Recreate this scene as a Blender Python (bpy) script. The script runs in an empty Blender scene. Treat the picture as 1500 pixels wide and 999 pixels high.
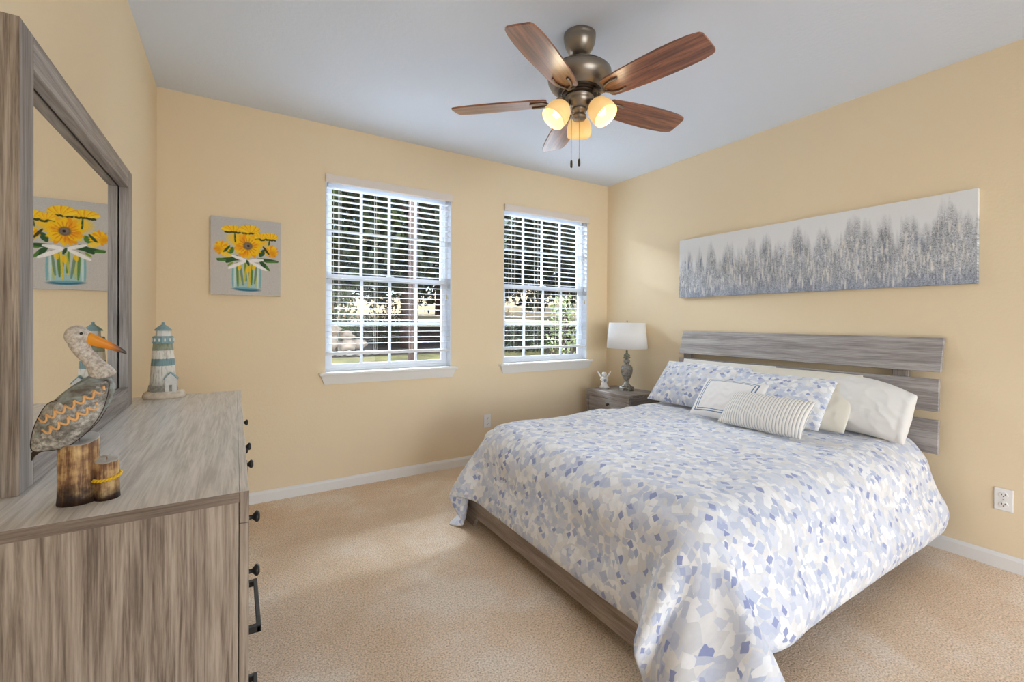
import bpy, bmesh, math, random
import numpy as np
from mathutils import Vector, Matrix, Euler, noise
SC = bpy.context.scene
COL = SC.collection
PI = math.pi
R, D, L, H = 3.352, 3.505, -0.415, 2.683          # right wall x, window wall y, left wall x, ceiling height
YN = -1.5                                         # wall behind the camera

# ------------------------------------------------------------------ camera
cd = bpy.data.cameras.new('camera'); cam = bpy.data.objects.new('camera', cd); COL.objects.link(cam)
yaw, pitch, roll = 0.554307, -0.005086, 0.006388
F = Vector((math.sin(yaw)*math.cos(pitch), math.cos(yaw)*math.cos(pitch), math.sin(pitch)))
Rr = Vector((math.cos(yaw), -math.sin(yaw), 0)); Uu = Rr.cross(F)
cr = math.cos(roll)*Rr + math.sin(roll)*Uu; cu = -math.sin(roll)*Rr + math.cos(roll)*Uu
cam.matrix_world = Matrix(((cr.x, cu.x, -F.x, 0), (cr.y, cu.y, -F.y, 0), (cr.z, cu.z, -F.z, 1.25), (0, 0, 0, 1)))
cd.sensor_width = 36; cd.lens = 654.8*36/1500; cd.shift_y = -25.14/1500; cd.clip_start = 0.02
SC.camera = cam

# ------------------------------------------------------------------ light and exposure
SC.view_settings.view_transform = 'Standard'; SC.view_settings.look = 'None'
SC.view_settings.gamma = 1; SC.view_settings.use_curve_mapping = False
SC.view_settings.exposure = 0.40
SC.cycles.use_denoising = True
SC.cycles.max_bounces = 10; SC.cycles.diffuse_bounces = 6; SC.cycles.transparent_max_bounces = 24
SC.cycles.sample_clamp_indirect = 6
w = bpy.data.worlds.new('sky'); SC.world = w; w.use_nodes = True
wn = w.node_tree.nodes; sky = wn.new('ShaderNodeTexSky'); sky.sky_type = 'NISHITA'; sky.sun_disc = False
sky.sun_elevation = math.radians(50); sky.sun_rotation = math.radians(200)
w.node_tree.links.new(sky.outputs[0], wn['Background'].inputs[0]); wn['Background'].inputs[1].default_value = 0.24

def lamp(name, kind, loc, energy, color=(1, 1, 1), aim=None, size=None, size_y=None):
    d = bpy.data.lights.new(name, kind); d.energy = energy; d.color = color
    if kind == 'AREA':
        d.shape = 'RECTANGLE'; d.size = size; d.size_y = size_y or size
    elif kind == 'POINT': d.shadow_soft_size = size
    o = bpy.data.objects.new(name, d); COL.objects.link(o); o.location = loc
    if aim is not None: o.rotation_euler = (Vector(aim)-Vector(loc)).to_track_quat('-Z', 'Y').to_euler()
    return o
sun = lamp('sun', 'SUN', (0, 0, 12), 2.3, (1, .93, .82), aim=(-4.2, 5.5, 0)); sun.data.angle = 0.01
# added area lights out of view: three for window skylight, one fill behind camera
lamp('sky_fill_over_windows', 'AREA', (1.9, 7.0, 4.15), 1650, (.76, .88, 1), aim=(1.9, 3.5, 1.8), size=6.0, size_y=1.1)
lamp('sky_fill_left', 'AREA', (-1.9, 6.0, 2.1), 80, (.80, .90, 1), aim=(1.6, 3.5, 1.5), size=2.2, size_y=2.2)
lamp('sky_fill_right', 'AREA', (6.9, 6.2, 2.3), 420, (.74, .87, 1), aim=(1.6, 3.5, 1.5), size=2.6, size_y=2.4)
lamp('fill_behind_camera', 'AREA', (1.2, YN-2.9, 1.1), 125, (.88, .94, 1), aim=(1.1, 1., 2.1), size=3.6, size_y=2.2)

# ------------------------------------------------------------------ materials
def lin(c):
    c = [x/255 for x in c]
    return tuple(((x/12.92) if x <= .04045 else ((x+.055)/1.055)**2.4) for x in c)+(1,)
class NT:
    def __init__(s, name):
        s.m = bpy.data.materials.new(name); s.m.use_nodes = True
        s.t = s.m.node_tree; s.b = s.t.nodes['Principled BSDF']
    def n(s, kind, **kw):
        o = s.t.nodes.new('ShaderNode'+kind)
        for k, v in kw.items():
            if k[0] == '_': o.inputs[k[1:].replace('_', ' ')].default_value = v
            else: setattr(o, k, v)
        return o
    def l(s, a, b): s.t.links.new(a, b)
    def coord(s, which='Object', scale=(1, 1, 1), rot=(0, 0, 0)):
        c = s.n('TexCoord'); m = s.n('Mapping'); m.inputs['Scale'].default_value = scale; m.inputs['Rotation'].default_value = rot
        s.l(c.outputs[which], m.inputs[0]); return m.outputs[0]
    def noise(s, v, scale, detail=3, rough=.5, dist=0):
        o = s.n('TexNoise'); o.inputs['Scale'].default_value = scale; o.inputs['Detail'].default_value = detail
        o.inputs['Roughness'].default_value = rough; o.inputs['Distortion'].default_value = dist
        s.l(v, o.inputs['Vector']); return o
    def ramp(s, f, stops, interp='LINEAR'):
        r = s.n('ValToRGB'); e = r.color_ramp.elements; r.color_ramp.interpolation = interp
        while len(e) > 1: e.remove(e[-1])
        e[0].position, e[0].color = stops[0]
        for p, c in stops[1:]:
            x = e.new(p); x.color = c
        s.l(f, r.inputs[0]); return r.outputs[0]
    def mix(s, f, a, b, mode='MIX'):
        o = s.n('Mix', data_type='RGBA', blend_type=mode)
        for i, v in ((0, f), (6, a), (7, b)):
            if hasattr(v, 'links'): s.l(v, o.inputs[i])
            else: o.inputs[i].default_value = v
        return o.outputs[2]
    def math(s, op, a, b=0.):
        o = s.n('Math', operation=op)
        for i, v in ((0, a), (1, b)):
            if hasattr(v, 'links'): s.l(v, o.inputs[i])
            else: o.inputs[i].default_value = v
        return o.outputs[0]
    def bump(s, h, strength=.2, dist=.01):
        o = s.n('Bump'); o.inputs['Strength'].default_value = strength; o.inputs['Distance'].default_value = dist
        s.l(h, o.inputs['Height']); s.l(o.outputs[0], s.b.inputs['Normal'])
    def set(s, color=None, rough=.5, metal=0, spec=None):
        if color is not None:
            if hasattr(color, 'links'): s.l(color, s.b.inputs['Base Color'])
            else: s.b.inputs['Base Color'].default_value = color
        s.b.inputs['Roughness'].default_value = rough; s.b.inputs['Metallic'].default_value = metal
        if spec is not None: s.b.inputs['Specular IOR Level'].default_value = spec
        return s.m

def plain(name, c, rough=.5, metal=0, var=.0, vscale=20, bump=0, bscale=200, spec=None):
    k = NT(name); col = lin(c)
    v = k.coord()
    if var:
        n = k.noise(v, vscale, 4)
        col = k.mix(n.outputs[0], lin([x*(1-var) for x in c]), lin([min(255, x*(1+var)) for x in c]))
    if bump: k.bump(k.noise(v, bscale, 2).outputs[0], bump, .004)
    return k.set(col, rough, metal, spec)

def wood(name, dark, mid, light, axis=1, scale=1.0, rough=.5, swirl=.6, fine=.5):
    """weathered board: stretched streaks along one object axis"""
    k = NT(name)
    s = [9*scale]*3; s[axis] = .9*scale
    v = k.coord('Object', s)
    big = k.noise(v, 1.6, 5, .6, swirl)
    s2 = [150*scale]*3; s2[axis] = 4*scale
    v2 = k.coord('Object', s2)
    str_ = k.noise(v2, 1.4, 6, .72, .3)
    s3 = [26*scale]*3; s3[axis] = 1.1*scale
    mids = k.noise(k.coord('Object', s3), 1.5, 4, .6, 1.4*swirl)
    wf = fine*.7; wb = (1-wf)*.45; wm = 1-wf-wb
    a = k.math('ADD', k.math('MULTIPLY', big.outputs[0], wb), k.math('MULTIPLY', str_.outputs[0], wf))
    a = k.math('ADD', a, k.math('MULTIPLY', mids.outputs[0], wm))
    c = k.ramp(a, [(.41, lin(dark)), (.50, lin(mid)), (.585, lin(light))])
    k.bump(str_.outputs[0], .12, .003)
    return k.set(c, rough)

M = {}
def build_materials():
    k = NT('wall_paint'); v = k.coord()
    k.bump(k.noise(v, 70, 3, .6).outputs[0], .16, .006); M['wall'] = k.set(lin((235, 216, 183)), .75, spec=.25)
    k = NT('ceiling_paint'); v = k.coord()
    k.bump(k.noise(v, 45, 4, .6).outputs[0], .25, .008); M['ceiling'] = k.set(lin((222, 231, 244)), .85, spec=.1)
    k = NT('carpet_pile'); v = k.coord()
    big = k.noise(v, 1.7, 4, .6, .15); fine = k.noise(v, 150, 3, .75); tuft = k.noise(v, 75, 2, .6)
    c = k.ramp(big.outputs[0], [(.38, lin((226, 201, 172))), (.52, lin((233, 211, 185))), (.62, lin((240, 225, 206)))])
    f = k.ramp(fine.outputs[0], [(.34, (.52, .47, .41, 1)), (.50, (.98, .97, .96, 1)), (.62, (1.2, 1.2, 1.2, 1))])
    c = k.mix(.9, c, f, 'MULTIPLY')
    hh = k.math('ADD', k.math('MULTIPLY', fine.outputs[0], .6), k.math('MULTIPLY', tuft.outputs[0], .8))
    k.bump(hh, .5, .006); M['carpet'] = k.set(c, .95, spec=.05)
    M['trim'] = plain('white_trim_paint', (232, 230, 226), .4)
    M['vinyl'] = plain('white_vinyl', (214, 219, 227), .35)
    M['blind'] = plain('blind_slat_white', (218, 220, 223), .4)
    M['valance'] = plain('valance_offwhite', (226, 216, 206), .45)
    M['cord'] = plain('blind_cord', (225, 220, 208), .8)
    M['tassel'] = plain('tassel_tan', (202, 186, 150), .6)
    gy = ((104, 95, 90), (141, 132, 126), (168, 160, 153))
    M['wood_x'] = wood('grey_oak_along_x', *gy, axis=0, swirl=.8)
    M['wood_y'] = wood('grey_oak_along_y', *gy, axis=1, swirl=.8)
    M['wood_z'] = wood('grey_oak_along_z', *gy, axis=2, swirl=.8)
    M['top'] = wood('grey_oak_top_sheen', (182, 176, 168), (207, 201, 193), (224, 218, 211), axis=1, scale=.9, rough=.30, swirl=2.8, fine=.4)  # lighter oak tones, with the window's sheen painted into the colour
    M['side'] = wood('grey_oak_end_warm_shade', (100, 86, 75), (148, 133, 118), (176, 161, 146), axis=2, scale=.9, rough=.5, swirl=2.2, fine=.62)  # browner, darker oak: warm shade of the near faces put into the colour
    M['side_x'] = wood('grey_oak_edge_warm_shade', (98, 83, 72), (136, 121, 107), (160, 145, 130), axis=0, scale=.9, rough=.5, swirl=.6, fine=.5)  # same painted shade for the near edge, grain along x
    M['head'] = wood('grey_oak_headboard', (126, 119, 116), (157, 150, 147), (182, 176, 172), axis=1, scale=1.0, swirl=.5, fine=.6)
    M['foot'] = wood('brown_oak_footboard', (118, 104, 93), (153, 138, 126), (176, 162, 150), axis=1, scale=1.2, swirl=.5, fine=.55)
    M['seam'] = plain('dark_seam', (60, 52, 47), .8)
    M['iron'] = plain('dark_pewter_hardware', (62, 60, 58), .42, .75)
    k = NT('mirror_silver'); M['mirror'] = k.set((.93, .94, .93, 1), 0.0, 1)
    # window glass: mostly clear with a fresnel sheen
    k = NT('window_glass'); t = k.t; t.nodes.remove(k.b)
    tr = k.n('BsdfTransparent'); gl = k.n('BsdfGlossy'); gl.inputs['Roughness'].default_value = .02
    fr = k.n('Fresnel'); fr.inputs[0].default_value = 1.2; mx = k.n('MixShader')
    k.l(fr.outputs[0], mx.inputs[0]); k.l(tr.outputs[0], mx.inputs[1]); k.l(gl.outputs[0], mx.inputs[2])
    k.l(mx.outputs[0], t.nodes['Material Output'].inputs[0]); M['glass'] = k.m
    # watercolour petal print
    def petals(name, scale):
        k = NT(name); uv = k.coord('UV')
        wob = k.noise(uv, 9, 2); wv = k.n('VectorMath', operation='MULTIPLY_ADD')
        k.l(wob.outputs[1], wv.inputs[0]); wv.inputs[1].default_value = (.042, .042, 0); k.l(uv, wv.inputs[2])
        def layer(sc, rnd, stops):
            vo = k.n('TexVoronoi', voronoi_dimensions='2D'); vo.inputs['Scale'].default_value = sc; vo.inputs['Randomness'].default_value = rnd
            k.l(wv.outputs[0], vo.inputs['Vector'])
            se = k.n('SeparateColor'); k.l(vo.outputs['Color'], se.inputs[0])
            return k.ramp(se.outputs[0], stops, 'CONSTANT'), se, vo
        white, cream, pale, mid, peri, grey = [lin(c) for c in ((238, 238, 238), (231, 229, 226), (216, 219, 227), (200, 206, 220), (156, 164, 199), (219, 219, 219))]
        a, sa, va = layer(scale*.9, 1, [(0, white), (.16, pale), (.36, grey), (.58, cream), (.78, lin((226, 225, 224))), (.9, lin((208, 213, 223)))])
        def petal(base, sc, stops, share, r0, r1, metric='EUCLIDEAN'):
            """scatter rounded petals of one size over what is already there"""
            vo = k.n('TexVoronoi', voronoi_dimensions='2D', distance=metric); vo.inputs['Scale'].default_value = sc
            k.l(wv.outputs[0], vo.inputs['Vector']); se = k.n('SeparateColor'); k.l(vo.outputs['Color'], se.inputs[0])
            on = k.math('LESS_THAN', se.outputs[1], share)
            shape = k.ramp(vo.outputs['Distance'], [(r0, (1, 1, 1, 1)), (r1, (0, 0, 0, 1))])
            tone = k.ramp(se.outputs[0], stops, 'CONSTANT')
            return k.mix(k.math('MULTIPLY', on, shape), base, tone)
        c = petal(a, scale*.95, [(0, mid), (.3, pale), (.6, white), (.8, lin((190, 198, 216)))], .6, .60, .66, 'MANHATTAN')
        c = petal(c, scale*1.2, [(0, white), (.4, mid), (.7, pale)], .42, .40, .45, 'CHEBYCHEV')
        c = petal(c, scale*1.25, [(0, peri), (.4, lin((176, 184, 210))), (.75, lin((152, 160, 197)))], .15, .52, .60, 'MANHATTAN')
        wash = k.noise(uv, 26, 4, .6)
        wr = k.ramp(wash.outputs[0], [(.3, (.90, .90, .92, 1)), (.7, (1.06, 1.06, 1.05, 1))])
        c = k.mix(.8, c, wr, 'MULTIPLY')
        k.bump(k.noise(uv, 420, 2).outputs[0], .06, .002)
        k.b.inputs['Sheen Weight'].default_value = .4; k.b.inputs['Sheen Roughness'].default_value = .4
        return k.set(c, .85, spec=.15)
    M['petal'] = petals('watercolour_petal_print', 26)
    M['petal_small'] = petals('watercolour_petal_print_sham', 26)
    M['white_cloth'] = plain('white_cotton', (229, 226, 221), .85, bump=.08, bscale=500, spec=.15)
    M['cream_cloth'] = plain('cream_cotton', (224, 218, 203), .85, bump=.08, bscale=500, spec=.15)
    M['mattress'] = plain('mattress_ticking', (225, 223, 220), .9)
    k = NT('ribbed_stripe'); uv = k.coord('UV'); wv = k.n('TexWave', wave_type='BANDS', bands_direction='X')
    wv.inputs['Scale'].default_value = 8.2; wv.inputs['Distortion'].default_value = .3; wv.inputs['Detail'].default_value = 1
    k.l(uv, wv.inputs[0])
    c = k.ramp(wv.outputs[1], [(.0, lin((166, 166, 170))), (.10, lin((204, 202, 200))), (.22, lin((238, 234, 226)))])
    knit = k.noise(k.coord('UV', (1, 1, 1)), 160, 2)
    k.bump(k.math('ADD', k.math('MULTIPLY', wv.outputs[1], .7), k.math('MULTIPLY', knit.outputs[0], .3)), .5, .008); M['stripe'] = k.set(c, .9, spec=.1)
    # white cushion with two blue lines following its border (UV 0..1)
    k = NT('blue_bordered_white'); uvn = k.n('TexCoord'); se = k.n('SeparateXYZ'); k.l(uvn.outputs['UV'], se.inputs[0])
    du = k.math('SUBTRACT', .5, k.math('ABSOLUTE', k.math('SUBTRACT', se.outputs[0], .5)))
    dv = k.math('SUBTRACT', .5, k.math('ABSOLUTE', k.math('SUBTRACT', se.outputs[1], .5)))
    dm = k.math('MINIMUM', du, dv)
    W_, B_ = lin((236, 233, 230)), lin((104, 130, 160))
    c = k.ramp(dm, [(0, W_), (.085, B_), (.105, W_), (.13, B_), (.145, W_)], 'CONSTANT'); M['bordered'] = k.set(c, .85, spec=.15)
    M['shade'] = plain('lamp_shade_linen', (240, 238, 236), .9, bump=.1, bscale=600, spec=.1)
    k = NT('mercury_glass'); v = k.coord(); n = k.noise(v, 55, 5, .65, .6)
    c = k.ramp(n.outputs[0], [(.36, lin((112, 104, 96))), (.5, lin((160, 156, 150))), (.62, lin((186, 186, 182)))])
    M['mercury'] = k.set(c, .34, .55)
    k = NT('verdigris'); v = k.coord(); n = k.noise(v, 70, 5, .65)
    c = k.ramp(n.outputs[0], [(.36, lin((92, 92, 78))), (.55, lin((136, 140, 124))), (.68, lin((172, 172, 160)))]); M['verdigris'] = k.set(c, .5, .3)
    M['resin_white'] = plain('white_resin', (234, 232, 228), .5, var=.06, vscale=60)
    M['resin_grey'] = plain('grey_resin', (140, 144, 162), .6)
    M['bronze'] = plain('antique_pewter_bronze', (146, 136, 124), .34, .85)
    M['bronze_dark'] = plain('dark_bronze', (60, 50, 42), .4, .7)
    k = NT('walnut_blade'); v = k.coord('Object', (1.6, 26, 26)); n = k.noise(v, 1.4, 6, .68, .6)
    c = k.ramp(n.outputs[0], [(.38, lin((92, 56, 40))), (.5, lin((134, 84, 58))), (.62, lin((168, 112, 78)))])
    k.b.inputs['Coat Weight'].default_value = .8; k.b.inputs['Coat Roughness'].default_value = .32; M['blade'] = k.set(c, .35, spec=.5)
    M['blade_edge'] = plain('blade_edge', (72, 48, 38), .5)
    k = NT('amber_frosted_glass'); v = k.coord(); n = k.noise(v, 16, 3, .6, 1.2)
    c = k.ramp(n.outputs[0], [(.35, lin((255, 198, 112))), (.65, lin((255, 220, 158)))])
    k.b.inputs['Emission Strength'].default_value = .36; k.l(c, k.b.inputs['Emission Color']); M['lamp_glass'] = k.set(lin((240, 200, 140)), .35)
    k = NT('lit_bulb'); k.b.inputs['Emission Color'].default_value = (1, .9, .72, 1); k.b.inputs['Emission Strength'].default_value = 2.2; M['bulb'] = k.set((1, .95, .85, 1), .4)
    M['plate'] = plain('outlet_plastic', (240, 238, 234), .35)
    M['slot'] = plain('outlet_slot', (70, 62, 52), .6)
    M['screw'] = plain('screw_metal', (170, 168, 162), .35, .8)
    # pelican
    k = NT('carved_feather'); v = k.coord(); n = k.noise(v, 130, 5, .7); n2 = k.noise(v, 34, 3, .6, 1)
    a = k.math('ADD', k.math('MULTIPLY', n.outputs[0], .55), k.math('MULTIPLY', n2.outputs[0], .45))
    c = k.ramp(a, [(.38, lin((84, 80, 74))), (.48, lin((128, 124, 116))), (.57, lin((176, 172, 164))), (.64, lin((206, 204, 196)))])
    k.bump(n.outputs[0], .3, .003); M['feather'] = k.set(c, .45)
    M['neck'] = None
    k = NT('speckled_cream'); v = k.coord(); n = k.noise(v, 190, 4, .7)
    c = k.ramp(n.outputs[0], [(.38, lin((160, 148, 136))), (.5, lin((190, 180, 168))), (.64, lin((210, 202, 192)))]); k.bump(n.outputs[0], .25, .002); M['neck'] = k.set(c, .5)
    k = NT('mantle_teal'); v = k.coord('Object', (20, 60, 60)); n = k.noise(v, 1.5, 4, .6)
    c = k.ramp(n.outputs[0], [(.36, lin((92, 82, 72))), (.5, lin((124, 128, 122))), (.64, lin((146, 156, 152)))]); M['mantle'] = k.set(c, .42)
    k = NT('beak_orange'); v = k.coord(); n = k.noise(v, 30, 3); g = k.n('SeparateXYZ'); tc = k.n('TexCoord'); k.l(tc.outputs['Generated'], g.inputs[0])
    t_ = k.math('ADD', g.outputs[0], k.math('MULTIPLY', k.math('SUBTRACT', n.outputs[0], .5), .25))
    c = k.ramp(t_, [(.0, lin((150, 84, 22))), (.15, lin((226, 150, 30))), (.6, lin((214, 128, 28))), (.82, lin((122, 78, 44))), (.94, lin((58, 48, 44)))]); M['beak'] = k.set(c, .35)
    M['scallop'] = plain('scallop_orange', (222, 172, 114), .5, var=.1, vscale=90)
    M['eye'] = plain('eye_black', (26, 24, 22), .2)
    k = NT('driftwood_post'); v = k.coord('Object', (130, 130, 9)); n = k.noise(v, 1.2, 5, .68, .4); n2 = k.noise(k.coord(), 36, 3, .6)
    g = k.n('SeparateXYZ'); tc = k.n('TexCoord'); k.l(tc.outputs['Generated'], g.inputs[0])
    a = k.math('ADD', k.math('MULTIPLY', n.outputs[0], .55), k.math('MULTIPLY', n2.outputs[0], .45))
    c = k.ramp(a, [(.36, lin((66, 42, 28))), (.47, lin((128, 90, 58))), (.56, lin((190, 154, 104))), (.66, lin((222, 194, 140)))])
    foot_dark = k.ramp(k.math('ADD', g.outputs[2], k.math('MULTIPLY', k.math('SUBTRACT', n2.outputs[0], .5), .4)), [(.12, lin((88, 70, 58))), (.36, (1, 1, 1, 1))])  # post colour darkens towards the bottom
    c = k.mix(1., c, foot_dark, 'MULTIPLY'); k.bump(n.outputs[0], .5, .004); M['post'] = k.set(c, .55)
    M['post_top'] = plain('post_top_worn', (176, 172, 166), .5, var=.2, vscale=70)
    M['rope'] = plain('yellow_rope', (226, 180, 34), .6, var=.15, vscale=200)
    # lighthouse
    k = NT('lighthouse_bands'); g = k.n('SeparateXYZ'); tc = k.n('TexCoord'); k.l(tc.outputs['Object'], g.inputs[0])
    wob = k.noise(k.coord('Object', (160, 160, 24)), 1, 3, .6)
    z = k.math('ADD', g.outputs[2], k.math('MULTIPLY', k.math('SUBTRACT', wob.outputs[0], .5), .006))
    cr_, te, ol = lin((226, 220, 208)), lin((124, 152, 154)), lin((150, 156, 132))
    c = k.ramp(k.math('DIVIDE', z, .33), [(0, cr_), (.415, te), (.505, cr_), (.612, ol), (.70, te), (.80, cr_)], 'CONSTANT')
    sp = k.ramp(wob.outputs[0], [(.36, (.55, .5, .44, 1)), (.5, (1, 1, 1, 1))]); c = k.mix(.75, c, sp, 'MULTIPLY')
    k.bump(wob.outputs[0], .5, .004); M['tower'] = k.set(c, .55)
    M['teal'] = plain('teal_resin', (128, 156, 158), .5, var=.14, vscale=90)
    M['stone'] = plain('grey_stone_resin', (142, 136, 124), .7, var=.35, vscale=110, bump=.6, bscale=120)
    M['rock'] = plain('sand_rock_resin', (214, 198, 176), .65, var=.16, vscale=70, bump=.4, bscale=120)
    M['house'] = plain('cream_resin', (220, 216, 208), .6, var=.08, vscale=90)
    # outdoors
    M['dry_grass'] = plain('dry_summer_grass', (232, 206, 160), .95, var=.12, vscale=3)
    M['soil'] = plain('shaded_soil', (66, 56, 50), .95, var=.3, vscale=2.2)
    M['lawn'] = plain('lawn_green', (98, 94, 60), .95, var=.35, vscale=4)
    M['bark'] = plain('tree_bark', (78, 62, 58), .9, var=.3, vscale=18, bump=.6, bscale=30)
    M['leaf_a'] = plain('leaf_dark', (46, 54, 34), .6, var=.4, vscale=2.5)
    M['leaf_b'] = plain('leaf_mid', (80, 96, 52), .55, var=.4, vscale=3)
    M['leaf_c'] = plain('leaf_pale', (120, 128, 84), .5, var=.35, vscale=4)
    M['boulder'] = plain('garden_boulder', (160, 144, 128), .9, var=.25, vscale=5, bump=.5, bscale=12)
    M['kerb'] = plain('white_edging_stone', (224, 218, 210), .8, var=.1, vscale=8)
    M['fence'] = plain('dark_fence_timber', (74, 62, 60), .85, var=.25, vscale=6)
build_materials()

# ------------------------------------------------------------------ mesh helpers
def link(name, bm, mat, smooth=False, mats=None):
    me = bpy.data.meshes.new(name); bm.to_mesh(me); bm.free()
    for m in (mats or [mat]): me.materials.append(m)
    if smooth:
        for p in me.polygons: p.use_smooth = True
    o = bpy.data.objects.new(name, me); COL.objects.link(o); return o
def thing(name, label, cat, loc=(0, 0, 0), rz=0, group=None):
    o = bpy.data.objects.new(name, None); COL.objects.link(o); o.location = loc; o.rotation_euler = (0, 0, rz)
    o.empty_display_size = .05; o['label'] = label; o['category'] = cat
    if group: o['group'] = group
    return o
def tag(o, label, cat, group=None, kind=None):
    o['label'] = label; o['category'] = cat
    if group: o['group'] = group
    if kind: o['kind'] = kind
    return o
def part(name, bm, mat, root, smooth=False, world=True, label=None, mats=None):
    """link bm under root; with world=True the mesh was built in room coordinates"""
    off = Vector((0, 0, 0)); p = root
    if world:
        while p is not None: off += p.location; p = p.parent
        bmesh.ops.translate(bm, verts=bm.verts, vec=-off)
    o = link(name, bm, mat, smooth, mats); o.parent = root
    if label: o['label'] = label
    return o
def struct(name, bm, mat, parent=None, smooth=False, world=True):
    o = part(name, bm, mat, parent, smooth, world) if parent else link(name, bm, mat, smooth)
    if not parent: o['kind'] = 'structure'
    return o
def add_box(bm, a, b, bev=0., seg=2):
    t = bmesh.new(); bmesh.ops.create_cube(t, size=1)
    for v in t.verts:
        for i in range(3): v.co[i] = a[i] if v.co[i] < 0 else b[i]
    if bev: bmesh.ops.bevel(t, geom=t.edges[:], offset=bev, segments=seg, affect='EDGES', profile=.5)
    me = bpy.data.meshes.new('t'); t.to_mesh(me); t.free(); bm.from_mesh(me); bpy.data.meshes.remove(me)
    return bm
def add_frame(bm, x0, x1, z0, z1, wl, wr, wb, wt, ya, yb):
    """rectangular ring in the xz plane, ya..yb deep"""
    o = [(x0, z0), (x1, z0), (x1, z1), (x0, z1)]; i = [(x0+wl, z0+wb), (x1-wr, z0+wb), (x1-wr, z1-wt), (x0+wl, z1-wt)]
    r = [[bm.verts.new((x, y, z)) for x, z in q] for q, y in ((o, ya), (i, ya), (i, yb), (o, yb))]
    for a in range(4):
        for b in range(4): bm.faces.new((r[a][b], r[a][(b+1) % 4], r[(a+1) % 4][(b+1) % 4], r[(a+1) % 4][b]))
    bmesh.ops.recalc_face_normals(bm, faces=bm.faces); return bm
def box(a, b, bev=0., seg=2): return add_box(bmesh.new(), a, b, bev, seg)
def add_ring_surface(bm, rings, close=True, cap=(True, True)):
    vs = [[bm.verts.new(p) for p in r] for r in rings]; n = len(rings[0])
    for i in range(len(vs)-1):
        for j in range(n if close else n-1):
            k = (j+1) % n; bm.faces.new((vs[i][j], vs[i][k], vs[i+1][k], vs[i+1][j]))
    if cap[0]: bm.faces.new(vs[0][::-1])
    if cap[1]: bm.faces.new(vs[-1])
    return bm
def add_lathe(bm, prof, c=(0, 0, 0), n=40, sx=1, sy=1, cap=(True, True), mat=None):
    rings = []
    for r, z in prof:
        ring = [Vector((r*sx*math.cos(2*PI*i/n), r*sy*math.sin(2*PI*i/n), z)) for i in range(n)]
        if mat is not None: ring = [mat @ p for p in ring]
        rings.append([p+Vector(c) for p in ring])
    return add_ring_surface(bm, rings, True, cap)
def lathe(*a, **k): return add_lathe(bmesh.new(), *a, **k)
def add_tube(bm, pts, r, n=8, cap=True, flat=1.0, up=None):
    pts = [Vector(p) for p in pts]; rs = r if isinstance(r, (list, tuple)) else [r]*len(pts); rings = []
    prev = None
    for i, p in enumerate(pts):
        t = (pts[min(i+1, len(pts)-1)]-pts[max(i-1, 0)]).normalized()
        if prev is None:
            a = Vector(up) if up else (Vector((0, 0, 1)) if abs(t.z) < .9 else Vector((1, 0, 0)))
            u = (a - t*a.dot(t)).normalized()
        else: u = (prev - t*prev.dot(t)).normalized()
        prev = u; v = t.cross(u)
        rings.append([p + rs[i]*(u*math.cos(2*PI*k/n)+flat*v*math.sin(2*PI*k/n)) for k in range(n)])
    return add_ring_surface(bm, rings, True, (cap, cap))
def tube(*a, **k): return add_tube(bmesh.new(), *a, **k)
def add_ball(bm, c, r, nu=16, nv=10, sc=(1, 1, 1), jit=0, seed=0):
    prof = [(max(math.sin(PI*i/nv), .02), -math.cos(PI*i/nv)) for i in range(nv+1)]
    rings = []
    for q, z in prof:
        ring = []
        for i in range(nu):
            d = Vector((q*math.cos(2*PI*i/nu), q*math.sin(2*PI*i/nu), z))
            k = 1 + (jit*noise.noise(d*1.7+Vector((seed*3.1, seed, 0))) if jit else 0)
            ring.append(Vector((d.x*sc[0], d.y*sc[1], d.z*sc[2]))*r*k + Vector(c))
        rings.append(ring)
    return add_ring_surface(bm, rings)
def ball(*a, **k): return add_ball(bmesh.new(), *a, **k)
def add_prism(bm, poly, a, b, axis=1):
    """polygon (2D) extruded along axis from a to b"""
    def P(p, t):
        q = list(p); q.insert(axis, t); return q
    v0 = [bm.verts.new(P(p, a)) for p in poly]; v1 = [bm.verts.new(P(p, b)) for p in poly]; n = len(poly)
    for i in range(n): bm.faces.new((v0[i], v0[(i+1) % n], v1[(i+1) % n], v1[i]))
    bm.faces.new(v0[::-1]); bm.faces.new(v1); bmesh.ops.recalc_face_normals(bm, faces=bm.faces); return bm
def prism(*a, **k): return add_prism(bmesh.new(), *a, **k)
def merge(bm): bmesh.ops.recalc_face_normals(bm, faces=bm.faces); return bm
def subsurf(o, lv=1):
    m = o.modifiers.new('s', 'SUBSURF'); m.levels = lv; m.render_levels = lv; return o

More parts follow.
